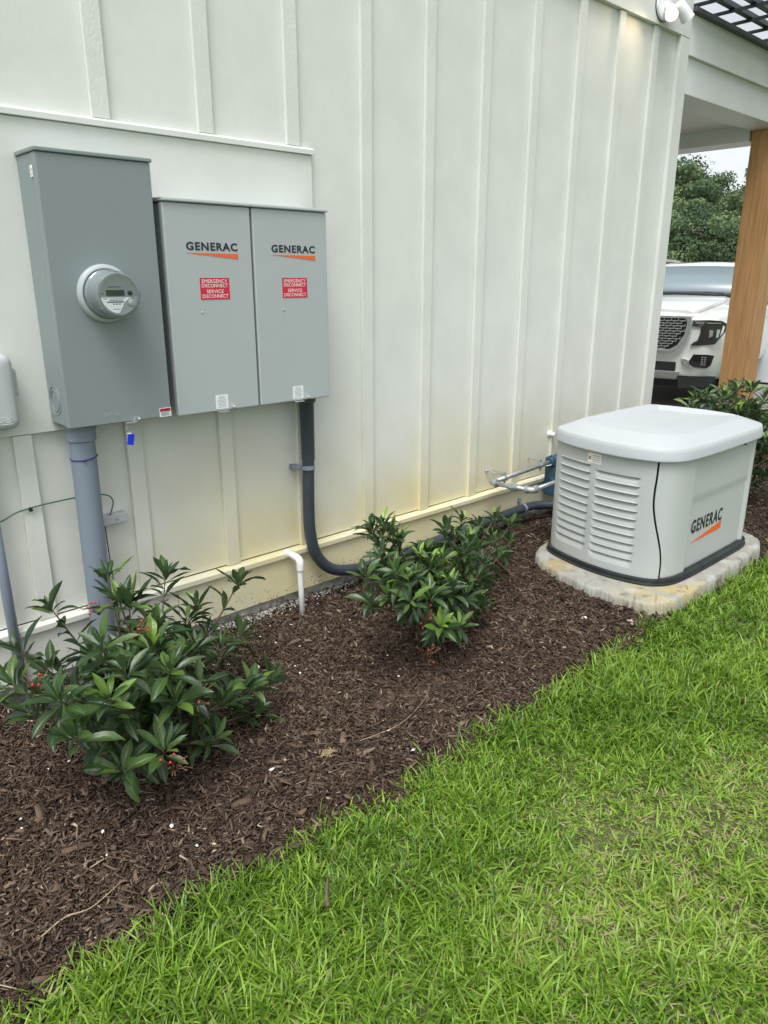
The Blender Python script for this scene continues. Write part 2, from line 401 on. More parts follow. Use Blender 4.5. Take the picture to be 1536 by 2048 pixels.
# mulch chips
rng = np.random.default_rng(11)
def chips(n, x0, x1, y0, y1, lmin, lmax, wf=1.0):
    x = rng.uniform(x0, x1, n); y = rng.uniform(y0, y1, n)
    k = (y > edge_y(x)-.03+rng.normal(0, .012, n)) & (y < -.004)
    k &= ~((x > 3.03+.22*np.clip(y+1.0, 0, .6)) & (x < 4.33) & (y < -.50) & (y > -1.33))
    x, y = x[k], y[k]; n = len(x)
    L = rng.uniform(0, 1, n)**2.2*(lmax-lmin)+lmin; W = L*rng.uniform(.10, .34, n)*wf+.0010; T = rng.uniform(.0012, .0045, n)
    a = rng.uniform(0, 2*np.pi, n)+.0; tilt = rng.normal(0, .30, n); roll = rng.normal(0, .5, n)
    d = np.stack([np.cos(a)*np.cos(tilt), np.sin(a)*np.cos(tilt), np.sin(tilt)], 1)
    s0 = np.stack([-np.sin(a), np.cos(a), np.zeros(n)], 1); up0 = np.cross(d, s0)
    s = s0*np.cos(roll)[:, None]+up0*np.sin(roll)[:, None]; up = np.cross(d, s)
    z = gz(x, y)+rng.uniform(-.002, .013, n)+np.abs(np.sin(tilt))*L*.3
    c = np.stack([x, y, z], 1)
    # 3 stations of 4 verts, bent and tapered
    V = np.empty((n, 12, 3)); bend = rng.normal(0, .10, n)*L
    for si, t in enumerate((-.5, rng.uniform(-.15, .15, n), .5)):
        t = np.broadcast_to(t, n)
        wv = W*(rng.uniform(.35, .8, n) if si != 1 else rng.uniform(.9, 1.1, n))
        off = s*(bend*(1 if si == 1 else 0))[:, None]
        for q, (a_, b_) in enumerate(((-.5, -.5), (.5, -.5), (.5, .5), (-.5, .5))):
            V[:, si*4+q] = c+d*(L*t)[:, None]+s*(wv*a_)[:, None]+up*(T*b_)[:, None]+off
    f = []
    for si in (0, 1):
        for q in range(4): f.append((si*4+q, si*4+(q+1) % 4, si*4+4+(q+1) % 4, si*4+4+q))
    f += [(3, 2, 1, 0), (8, 9, 10, 11)]
    Fc = (np.array(f)[None]+(np.arange(n)*12)[:, None, None]).reshape(-1, 4)
    g = np.clip(rng.beta(1.5, 1.9, n)*.90+.10*hn(x, y, 3)*.6, 0, .92); lt = rng.random(n) < .012; g[lt] = rng.uniform(.93, 1, lt.sum())
    A = np.ones((n, 12, 4)); A[:, :, 1] = g[:, None]
    return V.reshape(-1, 3), Fc, A.reshape(-1, 4)
parts = [chips(14000, -.2, 3.6, -1.42, 0, .022, .060, .22), chips(30000, -.1, 3.0, -1.42, 0, .010, .030), chips(46000, -.3, 3.2, -1.42, 0, .007, .040), chips(30000, 3.2, 8.0, -1.42, 0, .008, .045), chips(2600, -.3, 3.4, -1.42, 0, .03, .075),
         chips(26000, -.1, 2.2, -1.42, -.2, .004, .018), chips(5000, -2, -.3, -1.42, 0, .01, .045)]
off = 0; VV, FF, AA = [], [], []
for V, Fc, A in parts: VV.append(V); FF.append(Fc+off); AA.append(A); off += len(V)
tag(link_np('mulch_chips', np.concatenate(VV), np.concatenate(FF), M['chips'], attr=np.concatenate(AA)), 'dark brown shredded bark mulch covering the planting bed', 'mulch', kind='stuff')

# grass
def brown(x, y):
    b = .5+.5*hn(x, y, 1.6, 3)
    v = np.clip((b-.42)*2.4, 0, 1)*np.clip((-1.60-y)/.35, 0, 1)*np.clip((x-.5)/.5, .15, 1)
    return np.clip(v+np.clip((x-1.0)*.5, 0, .36)*np.clip((-1.72-y)/.3, 0, 1), 0, 1)
def blades(n, x0, x1, y0, y1, sc=1.0, thatch=False):
    nc = n//5
    cx = rng.uniform(x0, x1, nc); cy = rng.uniform(y0, y1, nc)
    x = np.repeat(cx, 5)+rng.normal(0, .010*sc, nc*5); y = np.repeat(cy, 5)+rng.normal(0, .010*sc, nc*5)
    tuft = np.repeat(rng.random(nc), 5)
    k = (y < edge_y(x)+.012+rng.normal(0, .018, len(x))) & ~((x > 2.98) & (x < 4.38) & (y > -1.385))
    x, y, tuft = x[k], y[k], tuft[k]; n = len(x)
    br = brown(x, y); dens = rng.random(n) > br*.08
    x, y, tuft, br = x[dens], y[dens], tuft[dens], br[dens]; n = len(x)
    dead = rng.random(n) < .07+.50*br
    tall = np.clip(.75+.5*hn(x, y, 2.3, 5), .4, 1.3)
    L = (rng.uniform(.040, .100, n)*tall*(1-.30*br)+np.where(rng.random(n) < .04, .035, 0))*sc**.3
    L = np.where(dead, L*.8, L)
    W = rng.uniform(.0026, .0066, n)*sc
    a = rng.uniform(0, 2*np.pi, n); lean = np.clip(rng.normal(.72, .36, n)+.25*br+np.where(dead, .45, 0), .05, 1.5)
    if thatch: lean = rng.uniform(1.15, 1.6, n); L = L*.75; dead = rng.random(n) < .35+.4*br
    curl = rng.uniform(.2, 1.1, n); z0 = gz(x, y)-.004
    h = np.stack([np.cos(a), np.sin(a)], 1); tw = rng.normal(0, .5, n)
    side = np.stack([-np.sin(a+tw), np.cos(a+tw), rng.normal(0, .25, n)], 1)
    px, py, pz = x.copy(), y.copy(), z0.copy(); ang = lean.copy()
    V = np.empty((n, 9, 3)); st = (0, .27, .52, .77)
    ws = (.75, 1, .9, .6)
    for i in range(4):
        p = np.stack([px, py, pz], 1); V[:, 2*i] = p-side*(W*.5*ws[i])[:, None]; V[:, 2*i+1] = p+side*(W*.5*ws[i])[:, None]
        seg = L*.26; px = px+h[:, 0]*np.sin(ang)*seg; py = py+h[:, 1]*np.sin(ang)*seg; pz = pz+np.cos(ang)*seg
        ang = np.minimum(ang+curl*.36, 1.95)
        pz = np.maximum(pz, z0+.003)
    V[:, 8] = np.stack([px, py, pz], 1)
    Q = np.array([(0, 1, 3, 2), (2, 3, 5, 4), (4, 5, 7, 6), (6, 7, 8, 8)])
    g = np.clip(rng.normal(.38, .15, n)+.22*(tuft-.5)+.13*hn(x, y, 3.5, 8)+br*.20, .02, .76)
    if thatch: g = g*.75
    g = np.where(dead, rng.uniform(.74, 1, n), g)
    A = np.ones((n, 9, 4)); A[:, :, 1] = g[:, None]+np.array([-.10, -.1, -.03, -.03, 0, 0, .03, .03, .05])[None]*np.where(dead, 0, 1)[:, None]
    return V.reshape(-1, 3), n, np.clip(A, 0, 1).reshape(-1, 4)
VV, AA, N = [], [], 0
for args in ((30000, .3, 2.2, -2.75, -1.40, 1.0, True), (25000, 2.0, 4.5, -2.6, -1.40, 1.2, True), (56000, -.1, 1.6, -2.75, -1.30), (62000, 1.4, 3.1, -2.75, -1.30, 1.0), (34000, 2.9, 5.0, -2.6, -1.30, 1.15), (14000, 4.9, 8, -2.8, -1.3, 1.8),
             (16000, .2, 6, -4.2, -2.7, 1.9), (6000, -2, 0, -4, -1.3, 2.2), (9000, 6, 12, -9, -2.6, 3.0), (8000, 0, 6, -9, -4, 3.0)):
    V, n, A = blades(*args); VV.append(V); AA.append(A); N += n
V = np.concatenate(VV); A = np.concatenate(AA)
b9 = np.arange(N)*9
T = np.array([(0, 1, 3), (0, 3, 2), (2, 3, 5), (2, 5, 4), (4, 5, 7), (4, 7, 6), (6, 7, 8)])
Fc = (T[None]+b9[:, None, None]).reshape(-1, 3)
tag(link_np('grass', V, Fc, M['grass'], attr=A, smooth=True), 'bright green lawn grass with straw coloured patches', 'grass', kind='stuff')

# ------------------------------------------------------------------ house
house = thing('house', (2.0, 0, -1.5), 'white board and batten house wall with mounting board, frieze and corner trim', 'house')
XL, XR = -2.6, 5.27
MB().box((XL, 0, -1.227), (XR, .12, 2.2)).build('wall_panel', M['siding'], house)
# flush joints between panels and battens
bx = [1.19+.4064*i for i in range(-9, 10)]
for x in bx:
    if x+.064 > XR-.10: continue
    spans = [(-1.2285, 1.496)] if x > 2.13 else [(-1.2285, -.527), (.522, 1.496)]
    for z0, z1 in spans:
        MB().box((x, -.0195, z0), (x+.064, -.0004, z1)).build('batten', M['batten'], house, bevel=.0018)
MB().box((XL, -.022, -.525), (2.124, -.0006, .492)).build('mounting_board', M['board'], house, bevel=.002)
MB().prism([(0, 0), (-.034, 0), (-.034, .019), (-.022, .026), (0, .026)], (XL, -.0006, .4935), (0, 1, 0), (0, 0, 1), (1, 0, 0), 0, 2.132-XL).build('drip_cap', M['board'], house, bevel=.0015)
MB().prism([(0, 0), (-.042, 0), (-.042, .022), (-.028, .031), (0, .031)], (XL, -.0008, -1.262), (0, 1, 0), (0, 0, 1), (1, 0, 0), 0, XR+.02-XL).build('water_table_cap', M['trim'], house, bevel=.0015)
sb = MB()
for a, b in ((XL, 1.34), (1.3425, 4.10), (4.1025, XR)): sb.box((a, -.026, -1.455), (b, -.0008, -1.263))
sb.build('skirt_board', M['trim'], house, bevel=.0015)
# foundation with a rough parge coat
xs = np.arange(XL, XR+.01, .02); zs = np.linspace(-1.70, -1.45, 14)
X, Z = np.meshgrid(xs, zs, indexing='ij'); Yf = .012+.010*np.sin(X*31+Z*57)*np.sin(X*13.7-Z*41)+rng.normal(0, .007, X.shape)
V = np.stack([X, Yf, Z], -1).reshape(-1, 3); b = len(zs); i = np.arange((len(xs)-1)*b).reshape(-1, b)[:, :-1].ravel()
link_np('foundation', V, np.stack([i, i+b, i+b+1, i+1], 1), M['parge'], house, smooth=True)
MB().box((XL, -.032, 1.499), (XR+.012, -.001, 1.80)).build('frieze_board', M['trim'], house, bevel=.002)
MB().box((XR-.105, -.030, -1.259), (XR+.020, -.0012, 1.4985)).build('corner_board', M['trim'], house, bevel=.002)
MB().box((XR+.0005, .0, -1.259), (XR+.022, .11, 1.65)).build('corner_board', M['trim'], house, bevel=.002)
MB().box((XR+.001, .111, -1.7), (XR+.014, 6.0, 2.2)).build('side_wall', M['siding'], house)
MB().box((XL, .121, -1.7), (XR, 6.0, 2.6)).build('wall_core', M['siding'], house)
# porch beams, ceiling and post
zb0, zb1, zb2 = 1.195, 1.415, 1.655
MB().box((XR+.0225, .012, zb0), (11.2, .26, zb1)).build('porch_beam', M['beampaint'], house, bevel=.003)
MB().box((XR+.0225, -.012, zb1+.001), (11.2, .27, zb2)).build('porch_fascia', M['beampaint'], house, bevel=.003)
MB().box((XR+.0225, -.050, zb2+.001), (11.2, .28, zb2+.030)).build('roof_edge_trim', M['edgetrim'], house, bevel=.003)
MB().box((7.06, .2605, zb0-.08), (7.34, 6.0, zb1)).build('porch_side_beam', M['beampaint'], house, bevel=.003)
MB().box((XR+.022, .2605, zb0+.045), (7.059, 6.0, zb0+.095)).build('porch_ceiling', M['soffit'], house)
MB().box((XR+.0225, .2605, zb0+.012), (7.059, .30, zb0+.0445)).build('ceiling_trim', M['beampaint'], house, bevel=.003)
MB().box((XR, .28, zb1+.06), (7.5, 6.0, zb2+.02)).build('porch_roof', M['blackmetal'], house)
MB().box((7.075, .003, -1.61), (7.325, .243, zb0-.0015)).build('porch_post', M['wood'], house, bevel=.006)
# overhead grid of black bars along the roof edge
trellis = thing('pergola_grid', (6.5, -.8, 1.72), 'black metal pergola grid of crossing bars above the porch fascia', 'pergola')
for j in range(20):
    y = -.118-.141*j
    MB().box((XR+.03, y-.021, 1.722), (11.2, y+.021, 1.756)).build('long_bar', M['blackmetal'], trellis, bevel=.003)
for j in range(21):
    x = 5.375+.282*j
    MB().box((x-.014, -2.90, 1.704), (x+.014, .02, 1.7215)).build('cross_bar', M['blackmetal'], trellis, bevel=.002)

# ------------------------------------------------------------------ meter cabinet
X_, Z_, NY = (1, 0, 0), (0, 0, 1), (0, -1, 0)
mc = thing('meter_cabinet', (1.11, -.1, -.495), 'tall slate grey electrical meter cabinet, leftmost of the three big boxes', 'electrical box')
x0, x1, z0, z1, D = .921, 1.298, -.494, .372, .190
MB().box((x0, -.150, z0+.004), (x1, -.0235, z1)).build('cabinet', M['meterbox'], mc, bevel=.003)
MB().box((x0-.0015, -D, z0), (x1+.0015, -.1525, z1)).build('cover', M['meterbox'], mc, bevel=.004)
MB().box((x0-.006, -D-.006, z1+.0005), (x1+.007, -.023, z1+.014)).build('top_cap', M['meterbox'], mc, bevel=.004)
kb = MB()
for r in (.050, .036):
    kb.tube([(x0-.0005, -.0875+r*math.cos(a)*.98, -.408+r*math.sin(a)) for a in [2*math.pi*k/40 for k in range(41)]], .0016, 6)
kb.build('knockout', M['meterbox'], mc, smooth=True)
s1 = quadplate(MB(), (x0-.002, -.165, .335), (0, 1, 0), Z_, (-1, 0, 0), 0, -.034, .024, 0, .0012).build('white_sticker', M['white'], mc)
tb = MB()
for k, wd in ((.006, .014), (.010, .018), (.018, .012), (.022, .02)): quadplate(tb, (x0-.002, -.165, .335), (0, 1, 0), Z_, (-1, 0, 0), .002, -k-.006, .002+wd, -k-.004, .0016)
tb.build('print', M['greytext'], s1)
eb = MB(); lettering(eb, 'EAT', (0, -D, 0), X_, Z_, NY, 1.045, -.468, .027, .014, .01); lettering(eb, 'N', (0, -D, 0), X_, Z_, NY, 1.086, -.468, .012, .014, .01)
eb.prism([(1.077, -.462), (1.081, -.462), (1.081, -.458), (1.077, -.458)], (0, -D, 0), X_, Z_, NY, 0, .0014)
M['emboss'] = mat('embossed_enamel', srgb(160, 172, 174), .4)
eb.build('embossed_lettering', M['emboss'], mc)
wl_ = quadplate(MB(), (0, -D, 0), X_, Z_, NY, 1.252, -.4925, 1.2985, -.460, .0010).build('warning_sticker', M['white'], mc)
quadplate(MB(), (0, -D, 0), X_, Z_, NY, 1.254, -.4735, 1.2965, -.462, .0015).build('red_band', M['red'], wl_)
tb = MB(); lettering(tb, 'WARNING', (0, -D, 0), X_, Z_, NY, 1.262, -.4715, .031, .0072, .02, .0019)
tb.prism([(1.2555, -.4715), (1.2605, -.4715), (1.258, -.4650)], (0, -D, 0), X_, Z_, NY, .0016, .0019)
for k in range(4): quadplate(tb, (0, -D, 0), X_, Z_, NY, 1.257+.002*(k % 2), -.4775-.0037*k, 1.293-.003*(k % 3), -.4760-.0037*k, .0014)
tb.build('print', M['navy'], wl_)
lt = MB().box((1.118, -D-.014, -.4985), (1.150, -D+.002, -.4955))
lt.prism([(1.145, -.4985), (1.176, -.4975), (1.178, -.486), (1.170, -.478), (1.156, -.478)], (0, -D, 0), X_, Z_, NY, .0005, .006)
lt.lathe((1.169, -D-.006, -.488), NY, [(0, .006), (.006, .006), (.008, .004)], 14)
lt.build('latch', M['steel'], mc, bevel=.0006)

# meter
mt = thing('electric_meter', (1.095, -.19, -.052), 'round clear domed electric meter plugged into the slate grey cabinet', 'electric meter')
mc_ = (1.095, -D, -.052)
MB().lathe(mc_, NY, [(.0005, .096), (.010, .095), (.016, .090), (.018, .083), (.012, .081)], 64).build('socket_ring', M['switchbox'], mt, smooth=True, sharp=40)
MB().lathe(mc_, NY, [(.011, .0765), (.030, .0765), (.030, .072), (.098, .067)], 64).build('meter_body', M['meterbody'], mt, smooth=True, sharp=30)
MB().lathe(mc_, NY, [(.013, .080), (.034, .0795), (.036, .0775), (.104, .0735), (.112, .0725), (.117, .070), (.1185, .064), (.1165, .060), (.1165, .001)], 72, cap=False).build('clear_cover', M['clear'], mt, smooth=True, sharp=40)
MB().lathe(mc_, NY, [(.1045, .0741), (.1115, .0736)], 72, cap=False).build('cover_band', M['chrome'], mt, smooth=True)
fo = (1.095, -D-.098, -.052)
fp = MB().lathe(fo, NY, [(0, .0675), (.0025, .0665), (.003, .063)], 64).build('face_plate', M['meterface'], mt, smooth=True, sharp=30)
pts = [(-.058, -.010)]+[(.060*math.cos(a), .060*math.sin(a)) for a in [R(190+i*8) for i in range(11)]]+[(.012, -.040), (.020, -.026), (.036, -.014), (.050, -.010)]
MB().prism(pts, fo, X_, Z_, NY, .0031, .0037).build('white_panel', M['white'], fp)
quadplate(MB(), fo, X_, Z_, NY, -.040, -.005, .022, .014, .0042, .001).build('display', M['lcd'], fp)
tb = MB()
lettering(tb, '00261', fo, X_, Z_, NY, -.020, -.002, .034, .012, 0, .0046)
tb.build('display_digits', M['black'], fp)
tb = MB()
for (a, b_, c_, d) in ((-.032, .023, .012, .0245), (-.052, -.015, -.038, -.013), (-.03, -.015, .02, -.0135), (-.032, -.020, .014, -.018), (-.040, -.0265, .018, -.0225), (-.02, -.033, -.014, -.029), (-.01, -.033, -.004, -.029), (0, -.033, .006, -.029), (-.02, -.048, .004, -.0465), (-.053, .0, -.049, .004)):
    quadplate(tb, fo, X_, Z_, NY, a, b_, c_, d, .0041)
tb.build('printed_markings', M['navy'], fp)
MB().lathe((fo[0]+.041, fo[1]-.003, fo[2]+.004), NY, [(0, .0075), (.006, .007), (.007, .005)], 20).build('optical_port', M['black'], fp, smooth=True, sharp=40)
MB().lathe((fo[0]+.043, fo[1]-.003, fo[2]-.027), NY, [(0, .012), (.007, .0118), (.009, .009)], 24).build('dial', M['steel'], fp, smooth=True, sharp=40)
tb = MB()
for a in (35, 150, 215, 325):
    ca, sa = math.cos(R(a)), math.sin(R(a))
    MB().obox((1.095+ca*.0745, -D-.104, -.052+sa*.0745), (.003, .018, .002), Matrix.Rotation(-R(a), 3, 'Y')).build('cover_tab', M['steel'], mt)

# key ring and blue tag hanging from the latch
kt = thing('key_tag', (1.118, -.196, -.50), 'bright blue plastic key tag hanging on a ring under the meter cabinet', 'key tag')
tb = MB().tube([(1.128, -.197, -.497), (1.126, -.199, -.512), (1.118, -.200, -.520)], .0007, 6)
tb.tube([(1.122+.011*math.cos(a), -.200, -.524+.011*math.sin(a)) for a in [2*math.pi*k/24 for k in range(25)]], .0008, 6)
tb.build('ring', M['steel'], kt, smooth=True)
rt = Matrix.Rotation(R(12), 3, 'Y')
MB().obox((1.128, -.200, -.557), (.024, .003, .040), rt).build('tag', M['bluetag'], kt, bevel=.0012)
MB().obox((1.1235, -.2005, -.5345), (.016, .003, .004), rt).build('tag_clasp', M['white'], kt, bevel=.0008)

# ------------------------------------------------------------------ transfer switch boxes
def switch_box():
    t = thing('switch_box', (1.5145, -.09, -.502), 'light grey switch box touching the tall meter cabinet, middle of the three boxes', 'electrical box', 'light grey switch boxes')
    a, b_, z0, z1, D = 1.335, 1.697, -.502, .256, .180
    MB().box((a+.012, -.150, z0+.012), (b_-.010, -.0235, z1-.002)).build('cabinet', M['switchbox'], t, bevel=.003)
    MB().box((a, -D, z0), (b_, -.1505, z1-.001)).build('cover', M['switchbox'], t, bevel=.0055, seg=3)
    MB().prism([(0, 0), (-.163, 0), (-.166, .004), (-.164, .013), (0, .017)], (a-.003, -.0235, z1), (0, 1, 0), Z_, X_, 0, b_-a+.006).build('top_cap', M['switchbox'], t, bevel=.003)
    o = (0, -D, 0)
    tb = MB(); lettering(tb, 'GENERAC', o, X_, Z_, NY, 1.417, .0955, .216, .029, .034, .0010, 1.14); tb.build('brand_lettering', M['navy'], t)
    MB().prism([(1.417, .0868), (1.634, .0868), (1.634, .067), (1.44, .0845)], o, X_, Z_, NY, 0, .0010).build('orange_wedge', M['orange'], t)
    st = quadplate(MB(), o, X_, Z_, NY, 1.463, -.0785, 1.588, -.0005, .0010).build('disconnect_sticker', M['red'], t)
    tb = MB()
    for s, y, wd in (('EMERGENCY', -.0185, .108), ('DISCONNECT', -.0345, .111), ('SERVICE', -.0555, .072), ('DISCONNECT', -.0725, .111)):
        lettering(tb, s, o, X_, Z_, NY, 1.5255-wd/2, y, wd, .0128, .0, .0014)
    tb.build('print', M['white'], st)
    il = quadplate(MB(), o, X_, Z_, NY, 1.496, -.4925, 1.551, -.4385, .0009).build('info_sticker', M['white'], t)
    tb = MB()
    for k in range(9):
        hw = (.012, .018, .014, .021, .021, .017, .020, .016, .019)[k]
        quadplate(tb, o, X_, Z_, NY, 1.5235-hw, -.4450-.0053*k, 1.5235+hw, -.4432-.0053*k, .0013)
    tb.build('print', M['greytext'], il)
    MB().lathe((1.465, -D, -.125), NY, [(0, .0045), (.002, .004), (.0025, .001)], 16).build('screw', M['switchbox'], t, smooth=True)
    tb = MB().box((1.503, -D-.014, -.506), (1.548, -D+.004, -.503)); tb.build('latch', M['steel'], t, bevel=.0006)
    MB().box((1.560, -D-.010, -.497), (1.567, -D-.0008, -.485)).lathe((1.572, -D-.001, -.491), NY, [(0, .006), (.010, .006), (.011, .003)], 14).build('seal_screw', M['chrome'], t, bevel=.0006)
    return t
sbx = switch_box()
r2 = sbx.copy(); COL.objects.link(r2); r2.location.x += .3715
r2['label'] = 'light grey switch box at the right end of the row, dark hose below it'
for ch in list(sbx.children):
    c = ch.copy(); COL.objects.link(c); c.parent = r2
    for g in ch.children:
        d = g.copy(); COL.objects.link(d); d.parent = c

# ------------------------------------------------------------------ conduits, wires
t = thing('grey_conduit', (.99, -.10, -1.52), 'thick grey plastic conduit running from the meter cabinet down into the ground', 'conduit')
MB().tube([(.99, -.100, -.552), (.985, -.100, -1.0), (.983, -.10, -1.58)], .0445, 40).build('pipe', M['pvcgrey'], t, smooth=True, sharp=40)
MB().lathe((.99, -.100, -.4955), (0, 0, -1), [(0, .054), (.016, .054), (.018, .0505), (.058, .0505), (.062, .046)], 40).build('coupling', M['pvcgrey'], t, smooth=True, sharp=40)
tag(MB().tube([(.9895+.0465*math.cos(a), -.1+.0465*math.sin(a), -.618+.004*math.cos(a)) for a in [2*math.pi*k/32 for k in range(33)]], .0022, 6).obox((.972, -.148, -.620), (.008, .006, .006), Matrix.Identity(3)).build('zip_tie', M['purple'], smooth=True), 'purple zip tie wrapped around the thick grey conduit', 'zip tie')

t = thing('thin_conduit', (.675, -.045, -1.52), 'thin grey plastic conduit at the far left, below the grey utility box', 'conduit')
MB().tube([(.672, -.050, -.50), (.676, -.050, -1.0), (.682, -.048, -1.58)], .018, 20).build('pipe', M['pvcgrey'], t, smooth=True)

t = thing('utility_box', (.6, -.07, -.5), 'pale grey plastic utility box with rounded corners at the far left', 'utility box')
def rrect(x0, z0, x1, z1, r, n=6):
    o = []
    for cx, cz, a in ((x1-r, z1-r, 0), (x0+r, z1-r, 90), (x0+r, z0+r, 180), (x1-r, z0+r, 270)):
        for k in range(n+1): o.append((cx+r*math.cos(R(a+90*k/n)), cz+r*math.sin(R(a+90*k/n))))
    return o
def rr_loft(mb, x0, z0, x1, z1, r, prof):
    rs = []
    for y, ins in prof:
        rs.append([(p[0], y, p[1]) for p in rrect(x0+ins, z0+ins, x1-ins, z1-ins, max(r-ins, .004))])
    return mb.rings(rs)
rr_loft(MB(), .47, -.483, .792, -.240, .030, [(-.0225, 0), (-.062, 0)]).build('box_body', M['telecom'], t, smooth=True, sharp=40)
cv = rr_loft(MB(), .466, -.488, .796, -.236, .034, [(-.060, 0), (-.092, .002), (-.104, .008), (-.110, .020), (-.111, .04)]).build('cover', M['telecom'], t, smooth=True, sharp=50)
tb = MB()
lettering(tb, 'ENT', (0, -.1115, 0), X_, Z_, NY, .715, -.458, .025, .007, .01, .0006)
tb.tube([(.752+.006*math.cos(a), -.1118, -.4545+.006*math.sin(a)) for a in [2*math.pi*k/20 for k in range(21)]], .0008, 5)
quadplate(tb, (0, -.1115, 0), X_, Z_, NY, .70, -.466, .765, -.4645, .0008)
quadplate(tb, (0, -.1115, 0), X_, Z_, NY, .69, -.443, .765, -.4420, .0008)
tb.build('embossed_lettering', M['white'], cv)
tb = MB().prism(rrect(.7965, -.383, .812, -.290, .007), (0, -.060, 0), X_, Z_, NY, 0, .006)
tb.lathe((.8045, -.066, -.303), NY, [(0, .0055), (.004, .005)], 14).lathe((.8045, -.066, -.370), NY, [(0, .0055), (.004, .005)], 14).box((.801, -.069, -.352), (.807, -.066, -.322))
tb.build('latch', M['telecom'], t, bevel=.001)

t = thing('ground_wire', (.9, -.03, -.8), 'thin green ground wire crossing the wall behind the thick conduit', 'wire')
MB().tube(smooth_path([(.45, -.028, -.80), (.60, -.024, -.835), (.70, -.024, -.818), (.76, -.026, -.795), (.84, -.028, -.785), (.95, -.026, -.782), (1.04, -.028, -.783), (1.090, -.03, -.797), (1.104, -.034, -.822), (1.096, -.036, -.850), (1.080, -.036, -.885)]), .0026, 8).build('wire', M['greenwire'], t, smooth=True)
MB().box((.800, -.034, -.800), (.811, -.0205, -.786)).build('wire_clip', M['black'], t, bevel=.002)
t = thing('grounding_bar', (1.09, -.03, -.885), 'small white grounding bar cover on the wall right of the thick conduit', 'grounding bar')
rb = Matrix.Rotation(R(-1), 3, 'Y')
MB().obox((1.085, -.022, -.893), (.138, .042, .036), rb).build('cover', M['telecom'], t, bevel=.003)
MB().lathe((1.107, -.0432, -.893), NY, [(0, .005), (.002, .0045), (.0025, .001)], 16).build('screw', M['steel'], t, smooth=True)
for x in (1.082, 1.140): MB().lathe((x, -.022, -.8745), Z_, [(0, .005), (.008, .004)], 10).build('mounting_post', M['telecom'], t)
tag(MB().tube(smooth_path([(1.060, -.040, -.905), (1.062, -.040, -1.0), (1.066, -.042, -1.12), (1.068, -.05, -1.25), (1.07, -.05, -1.5)]), .0022, 8).build('ground_wire', M['black'], smooth=True), 'thin black wire running down beside the thick grey conduit', 'wire')

# flexible conduit from right switch box along wall to generator
t = thing('flexible_hose', (2.02, -.07, -.5), 'dark grey flexible conduit curving from the right switch box along the wall to the generator', 'conduit')
hp = smooth_path([(2.022, -.068, -.56), (2.022, -.068, -.80), (2.016, -.068, -1.0), (2.018, -.070, -1.15), (2.045, -.075, -1.27), (2.12, -.085, -1.36), (2.25, -.085, -1.405), (2.45, -.075, -1.425),
                  (2.80, -.068, -1.418), (3.25, -.066, -1.405), (3.70, -.068, -1.392), (3.86, -.10, -1.395), (3.98, -.22, -1.402), (4.02, -.42, -1.405), (4.02, -.60, -1.40)], 14)
# corrugation as ring profile
hr = [.0275+(.0008 if (k % 2) else 0) for k in range(len(hp))]
MB().tube(hp, hr, 24).build('hose', M['pvcdark'], t, smooth=True)
MB().lathe((2.022, -.068, -.5025), (0, 0, -1), [(0, .042), (.030, .042), (.034, .036), (.040, .0335), (.30, .0305)], 32).build('connector', M['pvcdark'], t, smooth=True, sharp=40)
def strap(name, c, axis, r, label):
    """half-loop strap round a pipe with its screwed foot"""
    s = thing(name, c, label, 'pipe strap', 'conduit straps'); c = Vector(c)
    ax = Vector(axis); sv = Vector((0, 0, 1)).cross(ax) if abs(ax.z) < .5 else Vector((1, 0, 0))
    u = Vector((0, -1, 0)); v = ax.cross(u)
    m = MB(); k = 24; pr = []
    for dd, rr in ((-.010, r+.0005), (-.010, r+.004), (.010, r+.004), (.010, r+.0005)):
        pr.append([c+ax*dd+(u*math.cos(a)+v*math.sin(a))*rr for a in [-1.75+3.5*i/k for i in range(k+1)]])
    V = [p for q in zip(*pr) for p in q]
    Fs = [(4*i+j, 4*i+(j+1) % 4, 4*i+4+(j+1) % 4, 4*i+4+j) for i in range(k) for j in range(4)]
    m.add(V, Fs+[(0, 1, 2, 3), (4*k+3, 4*k+2, 4*k+1, 4*k)])
    m.build('band', M['pvcgrey'], s, bevel=.0008)
    f = c-v*(r+.018)*(1 if abs(ax.z) > .5 else -1)
    f = Vector((f.x, -.018 if abs(ax.z) > .5 else -.032, f.z))
    if abs(ax.z) > .5: f = Vector((c.x-r-.014, -.030, c.z))
    else: f = Vector((c.x, -.034, c.z+r+.016))
    MB().obox(f, (.030, .058, .020) if abs(ax.z) > .5 else (.020, .016, .034), Matrix.Identity(3)).build('foot', M['pvcgrey'], s, bevel=.003)
    MB().lathe((f.x-(.004 if abs(ax.z) > .5 else 0), f.y-(.029 if abs(ax.z) > .5 else .008), f.z), NY, [(0, .005), (.003, .004)], 10).build('screw', M['steel'], s)
    return s
strap('pipe_strap', (2.0175, -.068, -.835), (0, 0, 1), .029, 'grey strap holding the vertical run of dark hose below the right box')
strap('pipe_strap', (3.70, -.068, -1.392), (1, 0, 0), .029, 'grey strap holding the horizontal dark conduit near the generator')

